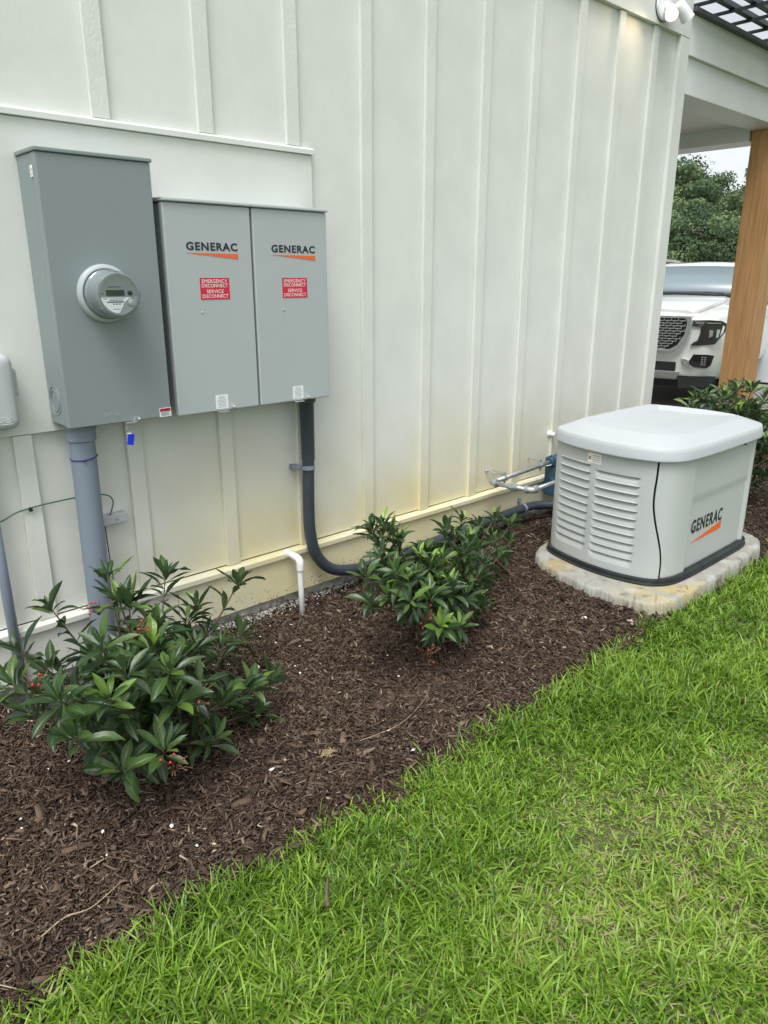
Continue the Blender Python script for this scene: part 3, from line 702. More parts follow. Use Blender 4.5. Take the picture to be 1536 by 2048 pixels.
# white drain pipe
t = thing('drain_pipe', (1.93, -.1, -1.52), 'thin white plastic drain pipe with an elbow coming out of the wall', 'pipe')
pth = [Vector((1.910, -.028, -1.242)), Vector((1.910, -.055, -1.243)), Vector((1.911, -.100, -1.246))]+arc((1.911, -.100, -1.271), .025, R(90), R(0), 6, (0, -1, 0), Z_)[1:]+[Vector((1.912, -.127, -1.40)), Vector((1.914, -.129, -1.60))]
MB().tube(pth, .0135, 20).build('pipe', M['pvcwhite'], t, smooth=True)
MB().tube([(1.911, -.075, -1.244), (1.911, -.103, -1.2465)]+[tuple(p) for p in arc((1.911, -.103, -1.2715), .025, R(80), R(0), 5, (0, -1, 0), Z_)]+[(1.911, -.128, -1.300)], .0178, 20).build('elbow', M['pvcwhite'], t, smooth=True, sharp=60)
MB().lathe((1.910, -.0265, -1.242), NY, [(0, .019), (.024, .019), (.026, .014)], 20).build('wall_coupling', M['pvcwhite'], t, smooth=True, sharp=40)

# gas piping
t = thing('gas_pipe', (3.4, -.2, -1.14), 'galvanised gas pipe doubling back on elbows between the wall and the generator', 'gas pipe')
A0 = Vector((3.338, -.095, -1.150)); A1 = Vector((3.93, -.095, -1.120)); B1 = Vector((3.338, -.385, -1.138)); B2 = Vector((3.95, -.370, -1.128))
MB().tube([A0, A1], .0135, 20).build('pipe', M['steel'], t, smooth=True)
MB().tube([A0, B1], .0135, 20).build('pipe', M['steel'], t, smooth=True)
MB().tube([B1, B2], .0135, 20).build('pipe', M['steel'], t, smooth=True)
def elbow(c, d1, d2, r=.019, L=.040):
    c = Vector(c); d1 = Vector(d1).normalized(); d2 = Vector(d2).normalized(); a = c+d1*L; b = c+d2*L; k = L*.75
    P = [a]+[(c+d1*k)*(1-s)**2+c*2*s*(1-s)+(c+d2*k)*s*s for s in [i/6 for i in range(7)]]+[b]
    m = MB().tube(P, r, 20)
    m.lathe(a-d1*.012, d1, [(0, r), (.001, r+.004), (.013, r+.004), (.014, .0136)], 20).lathe(b-d2*.012, d2, [(0, r), (.001, r+.004), (.013, r+.004), (.014, .0136)], 20)
    return m
elbow(A0, (1, 0, .05), (0, -1, .04)).build('elbow', M['steel'], t, smooth=True, sharp=40)
elbow(B1, (0, 1, -.04), (1, .02, .02)).build('elbow', M['steel'], t, smooth=True, sharp=40)
MB().lathe(A0.lerp(B1, .45), (0, -1, .04), [(0, .0137), (.001, .021), (.018, .021), (.019, .026), (.034, .026), (.036, .022), (.055, .021), (.056, .0137)], 8).build('union', M['steel'], t)
for x in (3.46, 3.82):
    p = A0.lerp(A1, (x-A0.x)/(A1.x-A0.x))
    m = MB().lathe(p-Vector((.010, 0, 0)), X_, [(0, .0138), (.001, .018), (.020, .018), (.021, .0138)], 16)
    m.box((p.x-.006, p.y-.004, p.z+.016), (p.x+.006, p.y+.004, p.z+.036)).tube([(p.x, p.y, p.z+.028), (p.x-.004, -.0, p.z+.030)], .004, 8).box((p.x-.006, p.y-.004, p.z-.034), (p.x+.006, p.y+.004, p.z-.016))
    m.build('pipe_clamp', M['steel'], t)
MB().tube([(3.40, -.0, -1.105), (3.47, -.085, -1.13)], .003, 8).lathe((3.40, -.0005, -1.105), NY, [(0, .011), (.006, .009), (.012, .006)], 12).build('bonding_wire', M['steel'], t, smooth=True)
t = thing('gas_regulator', (4.02, -.12, -1.22), 'blue painted gas regulator on the wall behind the generator corner', 'gas regulator')
m = MB().tube([(3.905, -.098, -1.118), (4.12, -.098, -1.112)], .032, 20).box((3.93, -.155, -1.345), (4.13, -.050, -1.145))
m.build('body', M['bluecast'], t, bevel=.010, seg=3)
m = MB().lathe((4.02, -.10, -1.25), NY, [(0, .095), (.064, .095), (.066, .088), (.085, .07), (.11, .03)], 28)
for k in range(8):
    a = R(k*45+20); m.lathe((4.02+.082*math.cos(a), -.164, -1.25+.082*math.sin(a)), NY, [(0, .010), (.010, .010)], 6)
m.build('diaphragm', M['bluecast'], t, smooth=True, sharp=35)
for x in (3.915, 3.99, 4.07): MB().lathe((x, -.098, -1.116), X_, [(0, .032), (.001, .040), (.018, .040), (.019, .032)], 6).build('flange', M['bluecast'], t)
MB().tube([(3.86, -.110, -1.135), (4.2, -.150, -1.138)], .004, 8).build('bonding_wire', M['steel'], t, smooth=True)

t = thing('hose_bib', (4.03, -.04, -.97), 'small pale outdoor faucet on the wall left of the generator lid', 'faucet')
MB().lathe((4.03, -.0005, -.968), NY, [(0, .022), (.006, .022), (.010, .014), (.045, .013), (.048, .010)], 24).build('wall_flange', M['pvcwhite'], t, smooth=True, sharp=40)
m = MB().lathe((4.03, -.046, -.968), NY, [(0, .010), (.012, .016), (.050, .016), (.056, .010)], 16).tube([(4.03, -.075, -.968), (4.03, -.082, -.995), (4.03, -.085, -1.010)], [.012, .013, .015], 14)
m.build('valve_body', M['brass'], t, smooth=True, sharp=40)
m = MB()
for k in range(6):
    a = R(60*k); m.lathe((4.03+.022*math.cos(a), -.108, -.965+.022*math.sin(a)), NY, [(0, .007), (.009, .007)], 8)
m.lathe((4.03, -.108, -.965), NY, [(-.006, .006), (0, .02), (.008, .02)], 18)
m.build('handle', M['steel'], t)

# ------------------------------------------------------------------ security light
LX, LZ = 4.885, 1.605
t = thing('security_light', (4.90, -.05, 1.60), 'white twin-head security light on the frieze by the wall corner, one lamp lit', 'security light')
MB().lathe((LX, -.0325, LZ), NY, [(0, .085), (.010, .085), (.017, .080), (.020, .05)], 40).build('mounting_plate', M['fixture'], t, smooth=True, sharp=40)
MB().lathe((LX, -.032, LZ), NY, [(0.0004, .089), (.005, .089)], 40).build('gasket', M['black'], t)
def lamp_head(c, d, lit):
    d = Vector(d).normalized(); c = Vector(c)
    MB().tube([Vector((LX, -.045, LZ)).lerp(c, s) for s in (0, .5, 1)], .017, 16).build('arm', M['fixture'], t, smooth=True)
    h = MB().lathe(c-d*.060, d, [(0, .016), (.004, .024), (.015, .031), (.060, .037), (.108, .041), (.118, .042), (.118, .038), (.106, .034)], 36, cap=True).build('lamp_head', M['fixture'], t, smooth=True, sharp=40)
    if lit:
        e = bpy.data.materials.new('lit_lens'); e.use_nodes = True; p = e.node_tree.nodes['Principled BSDF']
        p.inputs['Emission Color'].default_value = (1, .80, .50, 1); p.inputs['Emission Strength'].default_value = 2.6
        MB().lathe(c-d*.060, d, [(.1055, .0335), (.113, .0315), (.118, .022), (.1195, .005)], 32).build('lens', e, h, smooth=True)
    else:
        MB().lathe(c-d*.060, d, [(.1055, .0335), (.112, .031), (.116, .022)], 32).build('lens', M['white'], h, smooth=True)
d1 = Vector((-.72, -.48, -.50)).normalized(); c1 = Vector((4.895, -.088, 1.562))
lamp_head(c1, d1, True)
lamp_head((4.995, -.115, 1.580), (.62, -.30, -.72), False)
ll = bpy.data.lights.new('security_lamp', 'SPOT'); ll.energy = 3; ll.color = (1, .76, .46); ll.spot_size = R(150); ll.spot_blend = .6; ll.shadow_soft_size = .04
lo = bpy.data.objects.new('security_lamp', ll); COL.objects.link(lo); lo.location = c1+d1*.075-Vector(t.location); lo.parent = t
lo.rotation_euler = (-d1).to_track_quat('Z', 'Y').to_euler()

# ------------------------------------------------------------------ generator
def closed_curve(pts, n=24):
    P = [Vector((x, y, 0)) for x, y in pts]; N_ = len(P); o = []
    for i in range(N_):
        a, b, c, d = P[i-1], P[i], P[(i+1) % N_], P[(i+2) % N_]
        for k in range(n):
            s = k/n; o.append(.5*((2*b)+(c-a)*s+(2*a-5*b+4*c-d)*s*s+(3*b-a-3*c+d)*s**3))
    return np.array([(v.x, v.y) for v in o])
def resample(C, step):
    C2 = np.vstack([C, C[:1]]); s = np.r_[0, np.cumsum(np.hypot(*np.diff(C2, axis=0).T))]
    n = int(s[-1]/step); q = np.linspace(0, s[-1], n, endpoint=False)
    return np.stack([np.interp(q, s, C2[:, 0]), np.interp(q, s, C2[:, 1])], 1), q, s[-1]
def normals2(C):
    t_ = np.roll(C, -1, 0)-np.roll(C, 1, 0); t_ /= np.hypot(t_[:, 0], t_[:, 1])[:, None]
    return np.stack([t_[:, 1], -t_[:, 0]], 1)      # outward for CCW order
gp = [(3.262, -.585), (3.215, -.68), (3.178, -.82), (3.163, -.94), (3.166, -1.06), (3.192, -1.165), (3.235, -1.222), (3.30, -1.252), (3.40, -1.264), (3.55, -1.268), (3.80, -1.268), (4.02, -1.266), (4.115, -1.255), (4.168, -1.225), (4.205, -1.16),
      (4.232, -1.02), (4.236, -.88), (4.21, -.68), (4.180, -.590), (4.10, -.560), (3.80, -.555), (3.50, -.555), (3.33, -.557)]
GC, GS, GL = resample(closed_curve(gp), .004)
gn = normals2(GC)
gen = thing('standby_generator', (3.7, -.92, -1.42), 'light grey standby generator with louvred end standing on a concrete pad', 'generator')
gz0, gz1 = -1.388, -.795
i_f = int(np.argmin(np.hypot(GC[:, 0]-3.238, GC[:, 1]+1.224)))     # seam position on the corner
i_r = int(np.argmin(np.hypot(GC[:, 0]-4.200, GC[:, 1]+1.170)))
i_b = int(np.argmin(np.hypot(GC[:, 0]-4.19, GC[:, 1]+.61)))
def seam(tz):     # tz 0 bottom .. 1 top; offset in arc length
    k = np.clip((tz-.10)/.55, 0, 1); return -.062*k*k*(3-2*k)-.004*np.exp(-((tz-.70)/.12)**2)
def panel(u0f, u1f, nu, nv, disp, name, m):
    tz = np.linspace(0, 1, nv); Z = gz0+(gz1-gz0)*tz
    V = np.empty((nu, nv, 3))
    for j in range(nv):
        a, b = u0f(tz[j]), u1f(tz[j]); u = np.linspace(a, b, nu) % GL
        x = np.interp(u, GS, GC[:, 0], period=GL); y = np.interp(u, GS, GC[:, 1], period=GL)
        nx = np.interp(u, GS, gn[:, 0], period=GL); ny = np.interp(u, GS, gn[:, 1], period=GL)
        d = disp(np.linspace(a, b, nu), x, y, Z[j])
        V[:, j, 0] = x+nx*d; V[:, j, 1] = y+ny*d; V[:, j, 2] = Z[j]
    # return edges inwards
    lip = V.copy()
    i = np.arange((nu-1)*nv).reshape(nu-1, nv)[:, :-1].ravel()
    Fc = np.stack([i, i+nv, i+nv+1, i+1], 1)
    o = link_np(name, V.reshape(-1, 3), Fc, m, gen, smooth=True, sharp=38)
    s = o.modifiers.new('thickness', 'SOLIDIFY'); s.thickness = .006; s.offset = -1
    return o
uf = GS[i_f]; ur = GS[i_r]; ub = GS[i_b]
sm = lambda x, a, b: np.clip((x-a)/(b-a), 0, 1)**2*(3-2*np.clip((x-a)/(b-a), 0, 1))
def louvre(u, x, y, z):
    """two columns of eleven scoops"""
    y_ = y
    d = np.zeros_like(x)
    for c, (ya, yb, top) in enumerate(((-.620, -.845, -.876), (-.866, -1.112, -.896))):
        m = sm(-y_, -ya, -ya+.010)*(1-sm(-y_, -yb-.010, -yb))
        pitch_ = .0413
        q = (top-z)/pitch_
        k = math.floor(q)
        if 0 <= k < 11:
            f = q-k
            # slit at the top edge, then sloping out and fading at the bottom
            prof = -.023*(1-f)**1.1 if f > .12 else .007-(.027*f/.12)
            prof += .004*math.sin(min(f*1.1, 1)*math.pi)
            ends = sm(-y_, -ya, -ya+.022+.012*f)*(1-sm(-y_, -yb-.022-.012*f, -yb))
            d = d+prof*ends
    return d
panel(lambda tz: .0, lambda tz: uf+seam(tz)-.0045, 240, 330, louvre, 'end_panel', M['gen'])
def front(u, x, y, z):
    ins = sm(x, 3.405, 3.422)*(1-sm(x, 4.070, 4.100))
    v = -.018*ins*(1-.35*sm(z, -1.06, -1.0))
    return v
panel(lambda tz: uf+seam(tz)+.0045, lambda tz: ur, 300, 60, front, 'side_panel', M['gen'])
panel(lambda tz: ur+.004, lambda tz: GL-.001, 180, 30, lambda u, x, y, z: np.zeros_like(x), 'back_panel', M['gen'])
def ring(off, z, C=None, nn=None, st=6):
    C = GC if C is None else C; nn = gn if nn is None else nn
    P = C+nn*off; return [(p[0], p[1], z) for p in P[::st]]
MB().rings([ring(-.030, -1.385), ring(-.030, -.80)]).build('inner_frame', M['black'], gen, smooth=True, sharp=40)
MB().rings([ring(.020, -1.4195), ring(.022, -1.412), ring(.014, -1.408), ring(.013, -1.398), ring(.017, -1.396), ring(.016, -1.3885), ring(-.02, -1.3885)]).build('base_rail', M['genbase'], gen, smooth=True, sharp=30)
# lid
lp = [(3.235, -.575), (3.175, -.69), (3.138, -.83), (3.122, -.95), (3.126, -1.07), (3.155, -1.18), (3.205, -1.245), (3.28, -1.282), (3.40, -1.296), (3.55, -1.302), (3.80, -1.303), (4.03, -1.300), (4.13, -1.288), (4.195, -1.252), (4.232, -1.18),
      (4.262, -1.02), (4.265, -.88), (4.245, -.70), (4.205, -.575), (4.11, -.536), (3.80, -.528), (3.50, -.528), (3.31, -.533)]
lp = [(3.70+(x-3.70)*.976, -.915+(y+.915)*.978) for x, y in lp]
LC, LS, LL = resample(closed_curve(lp), .014); ln = normals2(LC)
cc = np.array([3.70, -.915])
rings_ = []
for off, z in ((-.012, -.803), (-.002, -.806), (.001, -.802), (.0005, -.797), (-.004, -.765), (-.0095, -.7445), (-.0120, -.7425), (-.020, -.7395)):
    rings_.append([(p[0], p[1], z) for p in LC+ln*off])
inner = LC+ln*(-.020)
K = 60
for k in range(1, K+1):
    s = 1-k/K*.985
    P = cc+(inner-cc)*s; r = []
    for p in P:
        x, y = p
        # gentle crown, higher at the middle
        e = 1-s
        z = -.7395+.036*min(1, e/.20)+.018*math.sin(min(1, max(0, e-.18)/.5)*math.pi/2)
        # recessed panel: front-open tray
        tx = min(1, max(0, (x-3.40)/.022))*min(1, max(0, (4.10-x)/.022)); ty = min(1, max(0, (-.69-y)/.022))
        fade = 1-min(1, max(0, (-.95-y)/.27)); z -= .027*tx*ty*fade
        r.append((x, y, z))
    rings_.append(r)
MB().rings(rings_).build('lid', M['genlid'], gen, smooth=True, sharp=50)
# marks on the generator
o = (0, -1.2509, 0)
tb = MB(); lettering(tb, 'GENERAC', o, X_, Z_, NY, 3.462, -1.206, .345, .070, .026, .0012, 1.18); tb.build('brand_lettering', M['navy'], gen)
MB().prism([(3.470, -1.256), (3.808, -1.209), (3.808, -1.250)], o, X_, Z_, NY, .0006, .0013).build('orange_wedge', M['orange'], gen)
# sticker on the end panel just under the lid
def on_gen(y, z, d):
    k = [i for i in range(len(GC)) if GC[i, 0] < 3.4]; i = min(k, key=lambda q: abs(GC[q, 1]-y)); return Vector((GC[i, 0]+gn[i, 0]*d, GC[i, 1]+gn[i, 1]*d, z))
def plate_on(name, m, ya, yb, za, zb, d, parent):
    ys = np.linspace(ya, yb, 8); V = []
    for y in ys: V += [on_gen(y, za, d), on_gen(y, zb, d), on_gen(y, zb, d-.0006), on_gen(y, za, d-.0006)]
    Fs = [(4*i+j, 4*i+4+j, 4*i+4+(j+1) % 4, 4*i+(j+1) % 4) for i in range(7) for j in range(4)]+[(0, 1, 2, 3), (31, 30, 29, 28)]
    return MB().add(V, Fs).build(name, m, parent)
stk = plate_on('caution_sticker', M['white'], -.822, -.900, -.868, -.818, .0014, gen)
plate_on('print', M['amber'], -.826, -.842, -.853, -.836, .0021, stk)
for k in range(4): plate_on('print', M['amber'] if k % 2 == 0 else M['greytext'], -.850, -.894, -.832-.0095*k, -.829-.0095*k, .0021, stk)
MB().lathe((3.93, -1.268, -.812), NY, [(-.012, .013), (.006, .013), (.008, .010)], 14).build('lock', M['black'], gen, smooth=True, sharp=40)

# pad
pp = [(2.985, -1.25), (3.03, -1.325), (3.15, -1.36), (3.40, -1.367), (3.75, -1.362), (4.08, -1.345), (4.26, -1.305), (4.35, -1.215), (4.372, -1.09), (4.365, -.80), (4.30, -.56), (4.10, -.475), (3.70, -.465), (3.36, -.485), (3.20, -.535), (3.10, -.63), (3.035, -.77), (2.99, -.93), (2.975, -1.10)]
PC, PS, PL = resample(closed_curve(pp), .003)
if (np.sum(PC[:, 0]*np.roll(PC[:, 1], -1)-np.roll(PC[:, 0], -1)*PC[:, 1])) < 0: PC = PC[::-1]
pn = normals2(PC)
gro = np.zeros(len(PC))
for sj in np.arange(.10, PL, .262+.0):
    dd = np.abs((PS-sj+PL/2) % PL-PL/2); gro = np.maximum(gro, np.exp(-(dd/.0045)**2))
wob = .0022*np.sin(PS*37)+.002*np.sin(PS*91+1)+.0015*np.sin(PS*260)+rng.normal(0, .0006, len(PC))
rs = []
for off, z, g in ((.010, -1.56, .3), (.004, -1.49, 1), (.0, -1.455, 1), (-.002, -1.432, 1), (-.009, -1.423, 1), (-.024, -1.4203, 1), (-.09, -1.420, 1), (-.100, -1.420, .9), (-.125, -1.420, 0), (-.35, -1.420, 0)):
    P = PC+pn*(off+(wob if z < -1.425 else wob*.3)-gro*.006*g*(1 if z < -1.4203 else 0))[:, None]
    if -.2 < off < -.05:
        c0 = np.array([3.68, -.91]); P = c0+(PC-c0)*(1+off*1.35)
    if off <= -.2:
        c0 = np.array([3.68, -.89]); P = c0+(PC-c0)*.3
    zz = z-gro*.009*g+rng.normal(0, .0004, len(PC))*(1 if off > -.14 else 0)
    rs.append([(P[i, 0], P[i, 1], zz[i]) for i in range(len(PC))])
def pad_mat():
    m = mat('weathered_concrete', (.27, .26, .225), .9, color2=(.36, .35, .315, 1), vscale=12, bump=.8, bscale=90, bdist=.004)
    n, l = m.node_tree.nodes, m.node_tree.links; p = n['Principled BSDF']; src = p.inputs['Base Color'].links[0].from_socket
    g = n.new('ShaderNodeNewGeometry')
    def blob(scale, a, b, seed, col, src, cen=None, rad=.3):
        nzz = n.new('ShaderNodeTexNoise'); nzz.noise_dimensions = '4D'; nzz.inputs['W'].default_value = seed; nzz.inputs['Scale'].default_value = scale; nzz.inputs['Detail'].default_value = 2.2
        l.new(g.outputs['Position'], nzz.inputs['Vector'])
        r = n.new('ShaderNodeMapRange'); r.inputs[1].default_value = a; r.inputs[2].default_value = b; l.new(nzz.outputs['Fac'], r.inputs[0]); f = r.outputs[0]
        if cen:
            vd = n.new('ShaderNodeVectorMath'); vd.operation = 'DISTANCE'; l.new(g.outputs['Position'], vd.inputs[0]); vd.inputs[1].default_value = cen
            r2 = n.new('ShaderNodeMapRange'); r2.inputs[1].default_value = rad; r2.inputs[2].default_value = rad*.3; l.new(vd.outputs['Value'], r2.inputs[0])
            q = n.new('ShaderNodeMath'); q.operation = 'MULTIPLY'; l.new(f, q.inputs[0]); l.new(r2.outputs[0], q.inputs[1]); f = q.outputs[0]
        mi = n.new('ShaderNodeMix'); mi.data_type = 'RGBA'; l.new(f, mi.inputs[0]); l.new(src, mi.inputs[6]); mi.inputs[7].default_value = col+(1,)
        return mi.outputs[2]
    src = blob(7, .56, .70, 1, (.48, .48, .47), src)
    src = blob(9, .38, .55, 3, (.41, .34, .18), src, (3.22, -1.28, -1.42), .30)
    src = blob(9, .38, .55, 5, (.34, .26, .12), src, (3.13, -.72, -1.42), .15)
    src = blob(14, .56, .7, 8, (.17, .15, .12), src)
    l.new(src, p.inputs['Base Color']); return m
tag(MB().rings(rs).build('concrete_pad', pad_mat(), smooth=True, sharp=50), 'weathered concrete pad with scored stone edging under the generator', 'concrete pad')

# ------------------------------------------------------------------ shrubs
def make_leaves(L):
    """L: list of (base, dir, normal, length, width, curl, colour)"""
    n = len(L); B = np.array([q[0] for q in L]); Dv = np.array([q[1] for q in L]); Nn = np.array([q[2] for q in L])
    ln_ = np.array([q[3] for q in L]); wd = np.array([q[4] for q in L]); cu = np.array([q[5] for q in L]); co = np.array([q[6] for q in L])
    Dv /= np.linalg.norm(Dv, axis=1)[:, None]; Nn = Nn-Dv*(Nn*Dv).sum(1)[:, None]; Nn /= np.linalg.norm(Nn, axis=1)[:, None]; S = np.cross(Dv, Nn)
    ts = np.array([0, .10, .22, .38, .55, .72, .87, 1.0]); sh = np.array([.07, .16, .50, .86, 1.0, .84, .46, .02]); us = (-1, -.45, 0, .45, 1)
    V = np.empty((n, len(ts), 5, 3)); A = np.ones((n, len(ts), 5, 4))
    twist = rng.normal(0, .35, n); wavy = rng.normal(0, .05, n)
    for i, t_ in enumerate(ts):
        ang = cu*t_
        c = B+Dv*(ln_*np.where(np.abs(cu) > .01, np.sin(ang)/np.where(np.abs(cu) > .01, cu, 1), t_))[:, None]-Nn*(ln_*np.where(np.abs(cu) > .01, (1-np.cos(ang))/np.where(np.abs(cu) > .01, cu, 1), 0))[:, None]
        lu = Nn*np.cos(ang)[:, None]+Dv*np.sin(ang)[:, None]
        tw = twist*t_; s_ = S*np.cos(tw)[:, None]+lu*np.sin(tw)[:, None]; u_ = lu*np.cos(tw)[:, None]-S*np.sin(tw)[:, None]
        for j, u in enumerate(us):
            V[:, i, j] = c+s_*(wd*.5*sh[i]*u)[:, None]+u_*(wd*(.27*abs(u)*sh[i]+wavy*math.sin(t_*14+u*2)))[:, None]
            A[:, i, j, 0] = abs(u); A[:, i, j, 1] = np.clip(co+.03*(abs(u)-.5), 0, 1)
    m_ = len(ts)*5; q = []
    for i in range(len(ts)-1):
        for j in range(4): a = i*5+j; q.append((a, a+1, a+6, a+5))
    Fc = (np.array(q)[None]+(np.arange(n)*m_)[:, None, None]).reshape(-1, 4)
    return V.reshape(-1, 3), Fc, A.reshape(-1, 4)

def shrub(name, base, tips, label, group, scale=1.0, young=.15, berries=(), seed=1, extra=0, leafl=.088):
    rd = random.Random(seed)
    t = thing(name, base, label, 'shrub', group)
    base = Vector(base); L = []; st = MB()
    tips = [Vector(p) for p in tips]
    cen = sum(tips, Vector())/len(tips)
    mids = []
    for k in range(extra):
        a = rd.choice(tips); q = cen.lerp(a, rd.uniform(.25, .92))+Vector((rd.uniform(-.07, .07), rd.uniform(-.10, .10), rd.uniform(-.07, .05)))
        mids.append(q)
    for ti, tp in enumerate(tips+mids):
        b0 = base+Vector((rd.uniform(-.035, .035), rd.uniform(-.035, .035), -.02))
        h = tp-b0
        p1 = b0+Vector((h.x*.22, h.y*.22, h.z*.45)); p2 = b0+Vector((h.x*.68, h.y*.68, h.z*.72))
        path = smooth_path([b0, p1, p2, tp], 6)
        r0 = rd.uniform(.0050, .0088)*scale
        st.tube(path, [r0*(1-.72*i/(len(path)-1)) for i in range(len(path))], 7)
        d = (path[-1]-path[-4]).normalized()
        d = (d*.8+Vector((rd.uniform(-.35, .35), rd.uniform(-.2, .35), rd.uniform(.7, 1.5)))).normalized()
        outw = Vector((tp.x-cen.x, tp.y-cen.y, 0))
        isy = rd.random() < young
        base_c = rd.uniform(.25, .7)
        # whorl at the tip
        nn = rd.randint(8, 12); ph = rd.uniform(0, 6.28)
        ref = Vector((1, 0, 0)) if abs(d.x) < .8 else Vector((0, 1, 0)); u = (ref-d*ref.dot(d)).normalized(); v = d.cross(u)
        for k in range(nn):
            a = ph+k*2.39996; sp = .16+1.0*(1-k/nn)**.9+rd.uniform(-.18, .18)
            rad = u*math.cos(a)+v*math.sin(a)
            dr = (d*math.cos(sp)+rad*math.sin(sp)); nm = (d*math.sin(sp)-rad*math.cos(sp))
            ln0 = leafl*scale*rd.uniform(.72, 1.28)*(1 if k < nn-3 else .72)
            c = min(.86, base_c+rd.uniform(-.28, .30)+.12*(k/nn))
            if isy and k > nn*.58: c = rd.uniform(.88, 1.0); sp *= .7
            elif rd.random() < .05: c = rd.uniform(.8, .9)
            L.append((tp-d*(.028*scale*(1-k/nn))+rad*.003, dr, nm, ln0, ln0*rd.uniform(.22, .31), rd.uniform(-.1, 1.1), c))
        # leaves further down the stem
        for k in range(rd.randint(8, 13)):
            f = rd.uniform(.50, .97); i = min(len(path)-2, int(f*(len(path)-1))); p = path[i]; dd = (path[i+1]-path[i]).normalized()
            a = rd.uniform(0, 6.28); ref = Vector((0, 0, 1)) if abs(dd.z) < .9 else Vector((1, 0, 0)); u2 = (ref-dd*ref.dot(dd)).normalized(); v2 = dd.cross(u2)
            rad = u2*math.cos(a)+v2*math.sin(a); sp = rd.uniform(.6, 1.3)
            dr = dd*math.cos(sp)+rad*math.sin(sp); nm = dd*math.sin(sp)-rad*math.cos(sp)
            if nm.z < -.2: nm = -nm
            ln0 = leafl*scale*rd.uniform(.75, 1.2)
            L.append((p, dr, nm+Vector((0, 0, .4)), ln0, ln0*rd.uniform(.23, .32), rd.uniform(.2, 1.1), rd.uniform(.1, .62)))
    st.build('stems', M['stem'], t, smooth=True)
    V, Fc, A = make_leaves(L)
    link_np('foliage', V, Fc, M['leaf'], t, smooth=True, attr=A)
    for bp in berries:
        bp = Vector(bp); m = MB(); s2 = MB(); root = bp+Vector((rd.uniform(-.02, .02), .03, -.05))
        for k in range(14):
            q = bp+Vector((rd.gauss(0, .024), rd.gauss(0, .015), rd.gauss(0, .020)))
            s2.tube([root, root.lerp(q, .6)+Vector((0, 0, .008)), q], .0010, 5)
            if k < 4: m.lathe(q-Vector((0, 0, .0042)), Z_, [(0, .0006), (.0012, .003), (.0042, .0044), (.0072, .003), (.0084, .0006)], 10)
        s2.build('berry_stalk', M['berrystalk'], t, smooth=True); m.build('berry_cluster', M['redberry'], t, smooth=True)
    return t
S1 = [(0.71,-0.4,-1.02),(0.87,-0.5,-0.92),(1.14,-0.35,-1.04),(0.86,-0.6,-0.98),(1.2,-0.45,-1.15),(1.42,-0.4,-1.13),(1.23,-0.55,-1.28),(1.35,-0.5,-1.3),(1.32,-0.75,-1.38),(1.22,-0.8,-1.44),(0.99,-0.9,-1.4),(0.78,-1.0,-1.28),(0.65,-1.0,-1.28),(0.61,-0.65,-1.09),(0.56,-0.55,-1.06),(0.48,-0.75,-1.06),(0.53,-0.95,-1.04),(0.64,-1.0,-1.06),(0.85,-0.95,-1.17),(0.86,-0.8,-1.06),(0.71,-0.8,-1.0),(1.01,-0.8,-1.25),(0.54,-1.0,-1.13),(0.95,-0.6,-1.07),(0.5,-0.8,-1.13),(0.84,-0.95,-1.07),(1.07,-0.85,-1.31),(0.71,-0.95,-1.02)]
shrub('evergreen_shrub', (.88, -.66, -1.50), S1, 'large dark evergreen shrub with red berries in front of the thick grey conduit', 'evergreen shrubs in the bed', 1.0, .05,
      [(0.84,-0.80,-0.99),(0.77,-0.64,-0.95),(0.51,-0.84,-1.04),(0.93,-0.98,-1.16),(0.78,-1.06,-1.29)], 3, 22, .098)
S2 = [(1.94,-0.6,-0.99),(1.99,-0.7,-1.02),(1.84,-0.75,-1.04),(1.72,-0.8,-1.07),(2.2,-0.65,-1.13),(1.94,-0.85,-1.12),(2.25,-0.7,-1.2),(2.51,-0.55,-1.16),(2.75,-0.5,-1.18),(2.8,-0.55,-1.26),(3.01,-0.5,-1.33),(2.8,-0.6,-1.32),(2.45,-0.7,-1.23),(2.09,-0.9,-1.21),(2.35,-0.85,-1.32),(1.8,-0.85,-1.16),(1.7,-0.85,-1.15),(1.81,-0.95,-1.15),(1.93,-1.0,-1.28),(2.1,-0.95,-1.35),(1.81,-0.9,-1.08),(2.4,-0.8,-1.40),(1.92,-0.95,-1.16),(3.06,-.46,-1.25),(2.92,-.46,-1.19),(2.62,-.5,-1.12),(1.96,-.64,-.95),(2.45,-.55,-1.12)]
shrub('evergreen_shrub', (2.14, -.74, -1.50), S2, 'medium shrub with yellow-green new tips in the middle of the bed', 'evergreen shrubs in the bed', 1.0, .38,
      [(1.89,-0.97,-1.24),(1.9,-0.99,-1.38)], 5, 26, .088)
S3 = [(4.58,-.75,-.68),(4.73,-.8,-.72),(4.80,-.85,-.66),(5.01,-.85,-.78),(5.11,-.9,-.75),(5.1,-.9,-.92),(5.26,-.9,-1.12),(5.48,-.7,-1.04),(5.35,-.9,-1.30),(4.75,-.7,-.86),(4.95,-.7,-.9),(5.25,-.8,-.86),(5.45,-.9,-.9),(5.3,-.6,-.74),(5.5,-.8,-1.2),(4.8,-.9,-.95),(5.0,-1.0,-1.0),(4.7,-.6,-.78),(5.6,-.6,-.9),(5.15,-.7,-.70)]
shrub('evergreen_shrub', (5.10, -.72, -1.50), S3, 'dark leafy shrub behind the generator at the right edge', 'evergreen shrubs in the bed', 1.15, .22, (), 9, 30, .088)

